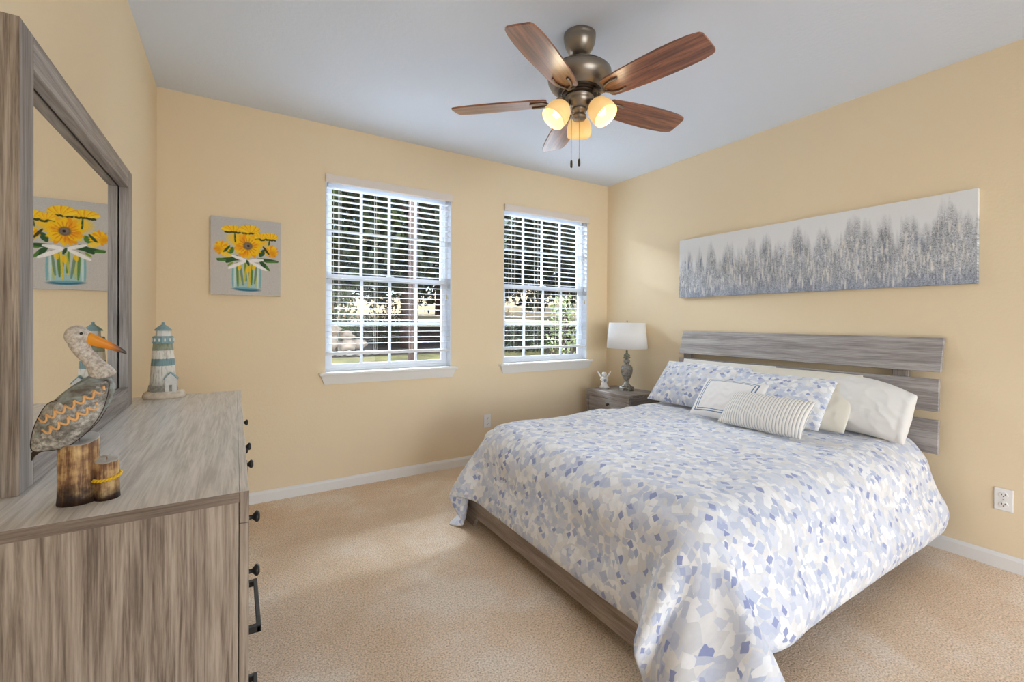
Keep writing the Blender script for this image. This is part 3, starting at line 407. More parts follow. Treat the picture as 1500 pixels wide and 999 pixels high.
    [2417, 801, 139, 2417, 802, 194, 2417, 804, 249, 2417, 824, 300, 2417, 845, 351, 2417, 863, 403, 2417, 879, 456, 2418, 889, 510, 2418, 932, 544, 2418, 964, 587, 2418, 1016, 597, 2418, 1071, 597, 2418, 1127, 597, 2418, 1182, 596, 2419, 1237, 596, 2419, 1293, 596, 2419, 1348, 596, 2419, 1404, 596, 2419, 1459, 596, 2419, 1514, 597, 2419, 1570, 597, 2419, 1625, 597, 2420, 1681, 596, 2420, 1736, 596, 2420, 1792, 596, 2420, 1847, 596, 2420, 1902, 597, 2420, 1958, 597, 2420, 2013, 597, 2421, 2069, 596, 2421, 2124, 595, 2421, 2179, 595, 2421, 2235, 595, 2422, 2290, 595, 2422, 2346, 595, 2422, 2401, 597, 2422, 2451, 579, 2423, 2488, 538, 2423, 2511, 491, 2424, 2514, 435, 2424, 2518, 380, 2424, 2522, 325, 2425, 2530, 270, 2425, 2540, 216, 2425, 2542, 161, 2426, 2540, 105],
    [2471, 801, 139, 2471, 801, 194, 2471, 803, 249, 2471, 824, 300, 2472, 847, 350, 2472, 865, 403, 2472, 880, 456, 2472, 889, 510, 2472, 932, 543, 2472, 964, 587, 2472, 1016, 597, 2473, 1071, 596, 2473, 1126, 596, 2473, 1182, 597, 2473, 1237, 596, 2473, 1293, 596, 2473, 1348, 595, 2473, 1403, 596, 2473, 1459, 596, 2474, 1514, 596, 2474, 1570, 597, 2474, 1625, 596, 2474, 1680, 596, 2474, 1736, 596, 2474, 1791, 596, 2474, 1847, 596, 2475, 1902, 596, 2475, 1958, 596, 2475, 2013, 596, 2475, 2068, 596, 2475, 2124, 596, 2475, 2179, 596, 2476, 2235, 596, 2476, 2290, 596, 2476, 2345, 596, 2476, 2401, 597, 2477, 2451, 579, 2477, 2488, 539, 2477, 2511, 491, 2478, 2514, 436, 2478, 2517, 381, 2479, 2522, 325, 2479, 2529, 271, 2480, 2539, 216, 2480, 2543, 161, 2480, 2540, 106],
    [2525, 800, 138, 2526, 800, 194, 2526, 803, 249, 2526, 825, 300, 2526, 847, 350, 2526, 865, 402, 2526, 880, 456, 2526, 889, 510, 2527, 932, 543, 2527, 964, 587, 2527, 1015, 597, 2527, 1071, 596, 2527, 1126, 596, 2527, 1182, 596, 2527, 1237, 596, 2528, 1292, 596, 2528, 1348, 596, 2528, 1403, 595, 2528, 1459, 596, 2528, 1514, 596, 2528, 1569, 596, 2528, 1625, 596, 2528, 1680, 596, 2529, 1736, 596, 2529, 1791, 596, 2529, 1847, 596, 2529, 1902, 596, 2529, 1957, 596, 2529, 2013, 596, 2529, 2068, 597, 2530, 2123, 596, 2530, 2179, 596, 2530, 2234, 596, 2530, 2290, 596, 2530, 2345, 596, 2531, 2400, 597, 2531, 2451, 580, 2531, 2489, 539, 2532, 2511, 492, 2532, 2514, 436, 2533, 2518, 381, 2533, 2522, 326, 2533, 2528, 271, 2534, 2539, 216, 2534, 2543, 161, 2535, 2540, 106],
    [2580, 800, 138, 2580, 800, 194, 2580, 803, 249, 2580, 825, 299, 2581, 846, 350, 2580, 865, 402, 2581, 879, 456, 2581, 889, 510, 2581, 932, 543, 2581, 964, 587, 2581, 1015, 597, 2581, 1071, 596, 2582, 1126, 596, 2582, 1181, 596, 2582, 1237, 596, 2582, 1292, 596, 2582, 1348, 596, 2582, 1403, 596, 2582, 1459, 596, 2582, 1514, 596, 2583, 1569, 596, 2583, 1625, 596, 2583, 1680, 595, 2583, 1735, 596, 2583, 1791, 596, 2583, 1846, 596, 2583, 1902, 596, 2583, 1957, 595, 2583, 2012, 596, 2584, 2068, 597, 2584, 2123, 597, 2584, 2179, 596, 2584, 2234, 596, 2585, 2289, 596, 2585, 2345, 596, 2585, 2400, 597, 2585, 2451, 580, 2586, 2489, 540, 2586, 2511, 492, 2587, 2515, 437, 2587, 2517, 381, 2587, 2521, 326, 2588, 2528, 271, 2588, 2538, 217, 2589, 2543, 162, 2589, 2540, 106],
    [2634, 800, 138, 2634, 800, 193, 2635, 803, 249, 2634, 825, 299, 2635, 846, 350, 2635, 864, 402, 2635, 878, 456, 2635, 889, 509, 2636, 931, 543, 2636, 964, 587, 2636, 1015, 597, 2636, 1070, 596, 2636, 1126, 596, 2636, 1181, 596, 2636, 1237, 596, 2636, 1292, 596, 2636, 1347, 596, 2637, 1403, 595, 2637, 1458, 596, 2637, 1514, 596, 2637, 1569, 596, 2637, 1624, 596, 2637, 1680, 596, 2637, 1735, 596, 2637, 1791, 596, 2638, 1846, 595, 2638, 1901, 596, 2638, 1957, 596, 2638, 2012, 596, 2638, 2068, 597, 2638, 2123, 597, 2638, 2178, 596, 2639, 2234, 596, 2639, 2289, 596, 2639, 2345, 596, 2639, 2400, 597, 2640, 2450, 580, 2640, 2488, 540, 2640, 2513, 493, 2641, 2517, 437, 2641, 2518, 382, 2642, 2522, 327, 2642, 2529, 272, 2643, 2539, 217, 2643, 2543, 162, 2644, 2540, 107],
    [2689, 800, 138, 2689, 801, 193, 2689, 803, 248, 2689, 825, 299, 2689, 848, 349, 2689, 865, 402, 2690, 877, 456, 2690, 889, 509, 2690, 930, 544, 2690, 964, 587, 2690, 1015, 597, 2690, 1070, 597, 2690, 1126, 596, 2691, 1181, 597, 2691, 1236, 596, 2691, 1292, 596, 2691, 1347, 596, 2691, 1403, 596, 2691, 1458, 596, 2691, 1513, 596, 2691, 1569, 596, 2691, 1624, 597, 2692, 1680, 596, 2692, 1735, 596, 2692, 1790, 596, 2692, 1846, 596, 2692, 1901, 596, 2692, 1957, 596, 2692, 2012, 596, 2692, 2067, 596, 2693, 2123, 596, 2693, 2178, 596, 2693, 2234, 596, 2693, 2289, 596, 2693, 2344, 596, 2694, 2400, 597, 2694, 2450, 580, 2694, 2487, 540, 2695, 2514, 493, 2695, 2518, 438, 2696, 2519, 383, 2696, 2523, 327, 2697, 2530, 272, 2697, 2539, 218, 2698, 2543, 163, 2698, 2540, 107],
    [2743, 801, 138, 2743, 801, 193, 2743, 804, 248, 2743, 825, 299, 2744, 849, 348, 2744, 865, 401, 2744, 876, 456, 2744, 888, 509, 2745, 929, 544, 2745, 963, 587, 2744, 1015, 598, 2745, 1070, 597, 2745, 1125, 597, 2745, 1181, 597, 2745, 1236, 596, 2745, 1292, 596, 2745, 1347, 595, 2745, 1402, 596, 2745, 1458, 596, 2746, 1513, 596, 2746, 1569, 597, 2746, 1624, 597, 2746, 1679, 596, 2746, 1735, 596, 2746, 1790, 596, 2746, 1845, 596, 2746, 1901, 596, 2746, 1956, 596, 2747, 2012, 597, 2747, 2067, 596, 2747, 2122, 596, 2747, 2178, 596, 2747, 2233, 596, 2747, 2289, 596, 2748, 2344, 596, 2748, 2400, 597, 2748, 2449, 580, 2748, 2485, 538, 2749, 2514, 494, 2750, 2519, 439, 2750, 2520, 383, 2751, 2525, 328, 2751, 2531, 273, 2752, 2539, 219, 2752, 2542, 163, 2753, 2541, 108],
    [2797, 801, 137, 2797, 802, 193, 2798, 803, 248, 2798, 824, 299, 2798, 849, 348, 2798, 866, 401, 2798, 875, 456, 2799, 888, 509, 2799, 929, 545, 2799, 963, 588, 2799, 1015, 598, 2799, 1070, 597, 2799, 1125, 597, 2799, 1181, 597, 2800, 1236, 597, 2800, 1292, 596, 2800, 1347, 596, 2800, 1402, 596, 2800, 1458, 596, 2800, 1513, 597, 2800, 1568, 597, 2800, 1624, 597, 2800, 1679, 597, 2800, 1735, 596, 2801, 1790, 595, 2801, 1845, 596, 2801, 1901, 596, 2801, 1956, 597, 2801, 2011, 597, 2801, 2067, 595, 2801, 2122, 595, 2801, 2178, 596, 2802, 2233, 596, 2802, 2289, 595, 2802, 2344, 595, 2802, 2399, 597, 2803, 2448, 579, 2803, 2481, 535, 2803, 2514, 494, 2804, 2519, 439, 2804, 2521, 384, 2805, 2526, 329, 2806, 2532, 274, 2806, 2540, 219, 2806, 2543, 164, 2807, 2541, 109],
    [2852, 801, 137, 2852, 801, 193, 2852, 803, 248, 2852, 824, 299, 2852, 849, 348, 2853, 865, 401, 2853, 874, 455, 2853, 888, 508, 2853, 928, 545, 2853, 963, 588, 2853, 1014, 598, 2854, 1070, 596, 2854, 1125, 597, 2854, 1181, 597, 2854, 1236, 596, 2854, 1291, 596, 2854, 1347, 596, 2854, 1402, 596, 2854, 1458, 596, 2854, 1513, 597, 2854, 1568, 597, 2855, 1624, 597, 2855, 1679, 596, 2855, 1734, 596, 2855, 1790, 596, 2855, 1845, 596, 2855, 1900, 596, 2855, 1956, 597, 2855, 2011, 597, 2855, 2067, 595, 2856, 2122, 596, 2856, 2178, 596, 2856, 2233, 595, 2856, 2288, 596, 2856, 2344, 596, 2857, 2399, 597, 2857, 2447, 578, 2857, 2479, 533, 2858, 2513, 495, 2858, 2518, 440, 2859, 2522, 385, 2859, 2526, 330, 2860, 2532, 275, 2860, 2540, 220, 2861, 2543, 165, 2861, 2542, 109],
    [2906, 801, 137, 2906, 801, 192, 2906, 803, 248, 2907, 823, 299, 2907, 849, 348, 2907, 865, 401, 2907, 874, 455, 2908, 888, 508, 2908, 927, 546, 2908, 963, 588, 2908, 1014, 598, 2908, 1070, 596, 2908, 1125, 596, 2908, 1180, 597, 2908, 1236, 596, 2908, 1291, 596, 2909, 1347, 595, 2909, 1402, 596, 2909, 1457, 596, 2909, 1513, 596, 2909, 1568, 596, 2909, 1623, 596, 2909, 1679, 596, 2909, 1734, 596, 2909, 1789, 596, 2909, 1845, 596, 2909, 1900, 596, 2909, 1956, 596, 2910, 2011, 597, 2910, 2066, 596, 2910, 2122, 596, 2910, 2177, 596, 2910, 2233, 596, 2910, 2288, 596, 2911, 2344, 596, 2911, 2399, 597, 2911, 2447, 578, 2911, 2477, 532, 2912, 2512, 496, 2913, 2517, 441, 2913, 2521, 386, 2914, 2526, 330, 2914, 2533, 275, 2915, 2539, 220, 2915, 2542, 165, 2916, 2542, 110],
    [2960, 801, 137, 2961, 802, 192, 2961, 803, 248, 2961, 823, 299, 2961, 848, 348, 2962, 865, 401, 2962, 874, 455, 2962, 888, 508, 2962, 925, 548, 2962, 962, 589, 2962, 1014, 598, 2962, 1069, 596, 2963, 1125, 597, 2963, 1180, 597, 2963, 1236, 596, 2963, 1291, 596, 2963, 1346, 595, 2963, 1402, 596, 2963, 1457, 596, 2963, 1513, 596, 2963, 1568, 596, 2963, 1623, 596, 2964, 1679, 596, 2964, 1734, 596, 2964, 1789, 596, 2964, 1845, 596, 2964, 1900, 596, 2964, 1955, 596, 2964, 2011, 596, 2964, 2066, 597, 2964, 2122, 597, 2964, 2177, 597, 2965, 2232, 596, 2965, 2288, 596, 2965, 2343, 595, 2965, 2399, 597, 2965, 2447, 578, 2966, 2476, 531, 2967, 2512, 497, 2967, 2517, 442, 2968, 2522, 386, 2968, 2527, 331, 2968, 2532, 276, 2969, 2538, 221, 2970, 2541, 166, 2970, 2541, 110],
    [3015, 802, 137, 3015, 803, 192, 3015, 804, 247, 3015, 823, 298, 3016, 846, 349, 3016, 865, 401, 3016, 874, 455, 3017, 888, 508, 3017, 924, 549, 3017, 962, 589, 3017, 1014, 598, 3017, 1069, 596, 3017, 1125, 596, 3017, 1180, 596, 3017, 1235, 596, 3017, 1291, 596, 3017, 1346, 595, 3018, 1402, 595, 3018, 1457, 595, 3018, 1512, 596, 3018, 1568, 595, 3018, 1623, 595, 3018, 1678, 596, 3018, 1734, 596, 3018, 1789, 597, 3018, 1844, 597, 3018, 1900, 595, 3018, 1955, 595, 3018, 2010, 596, 3018, 2066, 597, 3019, 2121, 596, 3019, 2177, 596, 3019, 2232, 597, 3019, 2288, 597, 3019, 2343, 596, 3019, 2398, 597, 3020, 2446, 579, 3021, 2476, 532, 3021, 2513, 497, 3021, 2518, 442, 3022, 2523, 387, 3022, 2528, 332, 3023, 2532, 277, 3023, 2537, 221, 3024, 2542, 166, 3024, 2541, 111],
    [3069, 803, 137, 3069, 803, 192, 3069, 804, 247, 3070, 822, 299, 3070, 844, 350, 3070, 865, 401, 3071, 877, 455, 3071, 889, 508, 3071, 924, 550, 3071, 962, 590, 3071, 1014, 598, 3071, 1069, 596, 3072, 1124, 597, 3072, 1180, 596, 3072, 1235, 596, 3072, 1291, 596, 3072, 1346, 596, 3072, 1401, 595, 3072, 1457, 596, 3072, 1512, 596, 3072, 1567, 596, 3072, 1623, 596, 3072, 1678, 596, 3072, 1733, 596, 3072, 1789, 596, 3072, 1844, 596, 3072, 1899, 596, 3072, 1955, 596, 3073, 2010, 596, 3073, 2066, 596, 3073, 2121, 596, 3073, 2176, 597, 3073, 2232, 597, 3073, 2287, 597, 3073, 2342, 597, 3073, 2398, 597, 3074, 2446, 580, 3075, 2476, 534, 3076, 2512, 498, 3076, 2518, 443, 3076, 2522, 388, 3077, 2527, 332, 3077, 2532, 277, 3078, 2537, 222, 3078, 2541, 167, 3079, 2542, 111],
    [3123, 803, 136, 3123, 803, 192, 3124, 804, 247, 3124, 821, 299, 3124, 843, 350, 3124, 864, 401, 3125, 880, 454, 3126, 889, 508, 3126, 924, 550, 3126, 961, 591, 3126, 1014, 599, 3126, 1069, 597, 3126, 1124, 597, 3126, 1180, 597, 3126, 1235, 596, 3126, 1290, 596, 3126, 1346, 596, 3126, 1401, 596, 3126, 1456, 596, 3126, 1512, 596, 3127, 1567, 596, 3127, 1623, 596, 3127, 1678, 596, 3127, 1733, 596, 3127, 1789, 596, 3127, 1844, 596, 3127, 1899, 596, 3127, 1954, 596, 3127, 2010, 596, 3127, 2065, 596, 3127, 2121, 596, 3127, 2176, 596, 3128, 2231, 596, 3128, 2287, 596, 3128, 2342, 596, 3128, 2397, 597, 3128, 2448, 584, 3130, 2478, 538, 3130, 2512, 498, 3130, 2515, 443, 3131, 2520, 388, 3131, 2526, 333, 3131, 2531, 278, 3132, 2537, 223, 3132, 2541, 167, 3133, 2543, 112],
    [3178, 803, 136, 3178, 803, 191, 3178, 804, 247, 3178, 822, 299, 3178, 844, 349, 3179, 863, 401, 3179, 882, 453, 3180, 893, 507, 3180, 924, 552, 3180, 960, 593, 3181, 1014, 599, 3181, 1069, 598, 3181, 1124, 598, 3181, 1179, 597, 3181, 1235, 596, 3181, 1290, 595, 3181, 1346, 596, 3181, 1401, 596, 3181, 1456, 596, 3181, 1512, 596, 3181, 1567, 596, 3181, 1622, 596, 3181, 1678, 596, 3181, 1733, 597, 3181, 1788, 597, 3181, 1843, 597, 3181, 1899, 596, 3181, 1954, 596, 3181, 2010, 596, 3181, 2065, 596, 3181, 2120, 595, 3182, 2176, 595, 3182, 2231, 596, 3182, 2286, 595, 3182, 2342, 595, 3182, 2397, 596, 3181, 2449, 589, 3184, 2481, 544, 3185, 2510, 499, 3184, 2513, 443, 3185, 2518, 388, 3185, 2525, 333, 3186, 2530, 278, 3186, 2538, 223, 3187, 2541, 168, 3187, 2543, 113],
    [3232, 805, 136, 3232, 805, 191, 3232, 806, 247, 3232, 827, 297, 3231, 853, 346, 3230, 876, 396, 3227, 901, 446, 3221, 926, 495, 3230, 937, 547, 3235, 961, 597, 3235, 1013, 602, 3235, 1069, 601, 3235, 1124, 600, 3235, 1179, 599, 3235, 1235, 597, 3235, 1290, 596, 3235, 1345, 596, 3235, 1401, 596, 3235, 1456, 597, 3235, 1511, 599, 3235, 1567, 600, 3235, 1622, 601, 3235, 1677, 601, 3235, 1733, 601, 3235, 1788, 600, 3235, 1843, 600, 3235, 1899, 599, 3235, 1954, 599, 3235, 2009, 600, 3235, 2065, 601, 3235, 2120, 602, 3235, 2175, 603, 3235, 2231, 604, 3235, 2286, 604, 3235, 2341, 603, 3235, 2397, 602, 3235, 2450, 596, 3236, 2478, 548, 3238, 2499, 497, 3239, 2509, 443, 3239, 2514, 388, 3239, 2520, 333, 3240, 2528, 278, 3240, 2537, 224, 3241, 2541, 168, 3242, 2542, 113],
]
CLOTH_N = (44, 46)
CLOTH_UV = (0.90, 3.235, 0.46, 2.95)
# ------------------------------------------------------------------ room shell
struct('floor', box((L-.12, YN-.12, -.12), (R+.12, D+.12, 0)), M['carpet'])
struct('ceiling', box((L-.12, YN-.12, H), (R+.12, D+.14, H+.14)), M['ceiling'])
struct('wall_left', box((L-.12, YN-.12, 0), (L, D+.12, H)), M['wall'])
struct('wall_right', box((R, YN-.12, 0), (R+.12, D+.12, H)), M['wall'])
WT = D+.14
WINS = [(.560, 1.557), (2.075, 3.076)]; WZ0, WZ1 = .845, 2.322
bm = bmesh.new()
add_box(bm, (L, D, 0), (R, WT, WZ0)); add_box(bm, (L, D, WZ1), (R, WT, H))
for a, b in ((L, WINS[0][0]), (WINS[0][1], WINS[1][0]), (WINS[1][1], R)): add_box(bm, (a, D, WZ0), (b, WT, WZ1))
struct('wall_back', bm, M['wall'])
bm = bmesh.new()
add_box(bm, (L, YN-.12, 0), (.25, YN, H)); add_box(bm, (3.15, YN-.12, 0), (R, YN, H)); add_box(bm, (.25, YN-.12, 2.4), (3.15, YN, H))  # wide opening left for the added fill light
struct('wall_near', bm, M['wall'])
def base_profile(bm, p0, p1, nrm, h=.077, t=.014):
    p0, p1, nrm = Vector(p0), Vector(p1), Vector(nrm)
    prof = [(0, 0), (t, 0), (t, h-.018), (t-.004, h-.008), (.005, h), (0, h)]
    r0 = [p0+nrm*a+Vector((0, 0, z)) for a, z in prof]; r1 = [p1+nrm*a+Vector((0, 0, z)) for a, z in prof]
    return add_ring_surface(bm, [r0, r1])
struct('baseboard_back', merge(base_profile(bmesh.new(), (L, D, 0), (R, D, 0), (0, -1, 0))), M['trim'])
struct('baseboard_right', merge(base_profile(bmesh.new(), (R, YN, 0), (R, D-.014, 0), (-1, 0, 0))), M['trim'])
struct('baseboard_left', merge(base_profile(bmesh.new(), (L, YN, 0), (L, D-.014, 0), (1, 0, 0))), M['trim'])

def window(idx, x0, x1):
    w = bpy.data.objects.new('window_%d' % idx, None); COL.objects.link(w); w.location = (x0, D, WZ0); w['kind'] = 'structure'
    y0, y1 = D+.062, D+.125                                # frame set deep in the opening
    zb, zt = WZ0+.022, WZ1
    struct('window_frame', add_frame(bmesh.new(), x0+.001, x1-.001, zb, zt-.001, .028, .028, .022, .03, y0, y1), M['vinyl'], w)
    bm = bmesh.new()                                       # painted reveal lining the opening
    for a, b in (((x0, D-.001, zb), (x0+.006, y0-.0005, zt-.007)), ((x1-.006, D-.001, zb), (x1, y0-.0005, zt-.007)), ((x0, D-.001, zt-.006), (x1, y0-.0005, zt))): add_box(bm, a, b)
    struct('jamb_lining', bm, M['vinyl'], w)
    zm = 1.578
    for nm, za, zc, dy, mz in (('lower_sash', zb+.018, zm+.02, 0, 1.227), ('upper_sash', zm-.018, zt-.026, .026, 1.93)):
        s0, s1 = x0+.024, x1-.024; ya, yb = y0+.006+dy, y0+.030+dy
        bm = add_frame(bmesh.new(), s0, s1, za, zc, .034, .034, .036, .036, ya, yb)
        sash = struct('sash', bm, M['vinyl'], w)
        bm = bmesh.new()
        for q in range(1, 4):
            xm = s0+.034+(s1-s0-.068)*q/4; add_box(bm, (xm-.010, ya+.006, za+.03), (xm+.010, yb-.006, zc-.03))
        add_box(bm, (s0+.03, ya+.0065, mz-.010), (s1-.03, yb-.0065, mz+.010))
        struct('muntin_grid', bm, M['vinyl'], sash)
        struct('glass_pane', box((s0+.03, ya+.010, za+.03), (s1-.03, ya+.014, zc-.03)), M['glass'], sash)
        if nm == 'lower_sash':
            struct('sash_lock', merge(add_lathe(box(((x0+x1)/2-.03, ya-.004, zm+.016), ((x0+x1)/2+.03, yb, zm+.026), .003, 1), [(.011, zm+.024), (.011, zm+.032), (.004, zm+.034)], c=((x0+x1)/2, ya+.01, 0), n=12)), M['vinyl'], sash)
    # stool and apron
    struct('window_sill', box((x0-.043, D-.045, WZ0), (x1+.052, y0+.006, WZ0+.022), .007, 3), M['trim'], w)
    zb_ = WZ0-.066
    bm = bmesh.new(); pr = [(0, WZ0), (.030, WZ0), (.026, WZ0-.016), (.018, WZ0-.05), (.014, zb_), (0, zb_)]
    r0 = [(x0-.030+(WZ0-z)*.35, D-a, z) for a, z in pr]; r1 = [(x1+.038-(WZ0-z)*.35, D-a, z) for a, z in pr]
    struct('sill_apron', merge(add_ring_surface(bm, [r0, r1])), M['trim'], w)
window(1, *WINS[0]); window(2, *WINS[1])

# outlets
def outlet(name, label, at, facing):
    t = thing(name, label, 'outlet', at, facing, 'wall outlets')
    part('cover_plate', box((-.035, -.006, -.057), (.035, .0, .057), .004, 2), M['plate'], t, world=False)
    for z in (-.024, .024):
        bm = lathe([(.0165, 0), (.0165, .004), (.0155, .005)], n=24, mat=Matrix.Rotation(PI/2, 4, 'X'), c=(0, -.004, z), sx=1.02, sy=.88)
        f = part('receptacle_face', merge(bm), M['plate'], t, world=False)
        bm = bmesh.new()
        for x in (-.006, .006): add_box(bm, (x-.0012, -.0102, z-.001), (x+.0012, -.0085, z+.007))
        add_ball(bm, (0, -.009, z-.007), .0026, 10, 6, (1, .5, 1))
        part('slots', bm, M['slot'], f, world=False)
    part('screw', merge(lathe([(.003, 0), (.003, .0015), (.001, .002)], n=12, mat=Matrix.Rotation(PI/2, 4, 'X'), c=(0, -.006, 0))), M['screw'], t, world=False)
outlet('wall_outlet', 'white duplex outlet on the yellow wall to the right of the bed', (R-.0005, .614, .354), -PI/2)
outlet('wall_outlet', 'white outlet below the gap between windows, half hidden by the bed', (1.915, D-.0005, .362), 0)

# ------------------------------------------------------------------ blinds
def blind(label, x0, x1, cords):
    t = thing('window_blind', label, 'blind', (x0, D, WZ0+.1), 0, 'white slatted window blinds')
    yc = D+.032; zt = WZ1
    bm = prism([(D-.028, 2.262), (D-.020, 2.255), (D-.012, 2.262), (D-.012, 2.318), (D-.028, 2.318)], x0-.002, x1+.002, axis=0)
    for x in (x0+.0005, x1-.0085): add_box(bm, (x, D-.0119, 2.262), (x+.008, D-.0005, 2.3175))
    part('valance', bm, M['valance'], t)
    part('head_rail', box((x0+.008, D+.006, 2.275), (x1-.008, D+.058, 2.315)), M['blind'], t)
    bm = bmesh.new(); zb = 1.003; z = 2.232; hw = .0245; dz = 0.0
    while z > zb+.03:
        pts = []
        for q in range(5):
            u = -1+q/2; pts.append((yc+u*hw, z-u*dz+.0022*(1-u*u)))
        poly = [(a, b+.0012) for a, b in pts]+[(a, b-.0014) for a, b in pts[::-1]]
        add_prism(bm, poly, x0+.007, x1-.007, axis=0); z -= .0445
    part('slats', bm, M['blind'], t)
    part('bottom_rail', box((x0+.007, yc-.025, zb-.010), (x1-.007, yc+.025, zb+.012), .004, 2), M['blind'], t)
    for fx in cords:
        x = x0+(x1-x0)*fx
        bm = bmesh.new()
        for yy in (yc-.0255, yc+.0255): add_tube(bm, [(x, yy, 2.27), (x, yy, zb)], .0011, 5)
        add_tube(bm, [(x+.010, yc-.0262, 2.27), (x+.010, yc-.0262, zb+.01)], .0009, 5)
        part('ladder_cord', bm, M['cord'], t)
    for fx, zl in ((.055, 1.36), (.965, 1.47)):
        x = x0+(x1-x0)*fx; p = part('pull_cord', tube([(x, yc-.031, 2.27), (x, yc-.031, zl)], .0014, 6), M['cord'], t)
        part('tassel', merge(lathe([(.002, zl+.004), (.005, zl-.008), (.0075, zl-.03), (.006, zl-.036)], c=(x, yc-.031, 0), n=10)), M['tassel'], p)
    return t
blind('white slatted blind in the left window, nearest the sunflower canvas', *WINS[0], (.10, .37, .66, .93))
blind('white slatted blind in the right window, nearest the bedside lamp', *WINS[1], (.12, .38, .64, .90))

# ------------------------------------------------------------------ bed
bed = thing('bed', 'grey wood-grain bed with a slatted plank headboard and low footboard', 'bed', (2.25, 1.69, 0))
BY0, BY1 = .846, 2.535
def plank(z0, z1, x_lo, x_hi, ya, yb, t=.024):
    bm = bmesh.new()
    p = [(x_lo, z0), (x_hi, z1), (x_hi+t, z1), (x_lo+t, z0)]
    add_prism(bm, p, ya, yb, axis=1)
    bmesh.ops.bevel(bm, geom=bm.edges[:], offset=.003, segments=1, affect='EDGES'); return bm
part('headboard_plank', plank(.987, 1.176, 3.262, 3.318, .838, 2.528), M['head'], bed)
part('headboard_plank', plank(.768, .948, 3.268, 3.272, BY0, BY1), M['head'], bed)
part('headboard_plank', plank(.536, .722, 3.268, 3.270, BY0, BY1), M['head'], bed)
for ya in (.985, 2.43):
    part('headboard_post', box((3.297, ya, 0), (3.330, ya+.075, 1.05), .003, 1), M['wood_z'], bed)
bm = bmesh.new()
poly = [(.846, 0), (.95, 0), (.985, .062), (2.40, .062), (2.434, 0), (2.538, 0), (2.538, .222), (.846, .222)]
add_prism(bm, [(y, z) for y, z in poly], 1.238, 1.262, axis=0)
bmesh.ops.bevel(bm, geom=bm.edges[:], offset=.0025, segments=1, affect='EDGES')
part('footboard', bm, M['foot'], bed)
for ya in (.850, 2.508): part('side_rail', box((1.262, ya, .08), (3.268, ya+.026, .222), .003, 1), M['wood_x'], bed)
part('slat_base', box((1.265, .88, .15), (3.26, 2.505, .172)), M['wood_x'], bed)
mt = link('mattress', box((1.31, .91, .172), (3.245, 2.49, .578), .07, 5), M['mattress'], True)
tag(mt, 'thick mattress lying on the bed frame under the floral comforter', 'mattress')

# comforter: draped sheet
NXc, NYc = CLOTH_N
CP = np.array(CLOTH, float).reshape(NXc, NYc, 3)/1000
bm = bmesh.new(); uvl = bm.loops.layers.uv.new('UVMap')
UX0, UX1, UY0, UY1 = CLOTH_UV
gv = [[bm.verts.new(CP[i, j]) for j in range(NYc)] for i in range(NXc)]
uvs = {}
for i in range(NXc):
    for j in range(NYc): uvs[gv[i][j]] = (UX0+(UX1-UX0)*i/(NXc-1), UY0+(UY1-UY0)*j/(NYc-1))
for i in range(NXc-1):
    for j in range(NYc-1):
        f = bm.faces.new((gv[i][j], gv[i+1][j], gv[i+1][j+1], gv[i][j+1]))
        for lp in f.loops: lp[uvl].uv = uvs[lp.vert]
bm.normal_update()
for v in bm.verts:                                           # soft loft and wrinkles, kept off the mattress side
    u = uvs[v]; p = Vector((u[0], u[1], 0))
    e = min(u[0]-UX0, u[1]-UY0, UY1-u[1]); fall = min(1, max(0, e/.08))
    k = .016*(noise.noise(p*4.3)+.5)+.007*noise.noise(p*11)+.012
    ridge = abs(noise.noise(Vector((u[0]*5.5, u[1]*2.6, 3.3)))); k += .010*(1-min(1, ridge*5))
    v.co += v.normal*k*fall*(1 if v.normal.z >= 0 else -1 if v.normal.z < -.3 else 1)
    v.co.z = max(v.co.z, .006)
    c_ = min(1, max(0, (1.34-v.co.x)/.12))*min(1, max(0, (1.02-v.co.y)/.20))*min(1, max(0, (.50-v.co.z)/.25))
    v.co.x -= .105*c_; v.co.y += .02*c_
    if v.co.y < .92 and v.co.z < .54:                        # the deep fold beside the hanging corner
        h_ = min(1, (.54-v.co.z)/.22)*min(1, (.92-v.co.y)/.08)
        v.co.y += h_*(.055*math.exp(-((v.co.x-1.43)/.055)**2)-.045*math.exp(-((v.co.x-1.28)/.09)**2)-.012*math.exp(-((v.co.x-1.62)/.09)**2))
cf = link('comforter', bm, M['petal'], True)
s = cf.modifiers.new('solid', 'SOLIDIFY'); s.thickness = .012; s.offset = -1
subsurf(cf, 1)
tag(cf, 'puffy white comforter with blue watercolour petals draped over the bed', 'comforter')

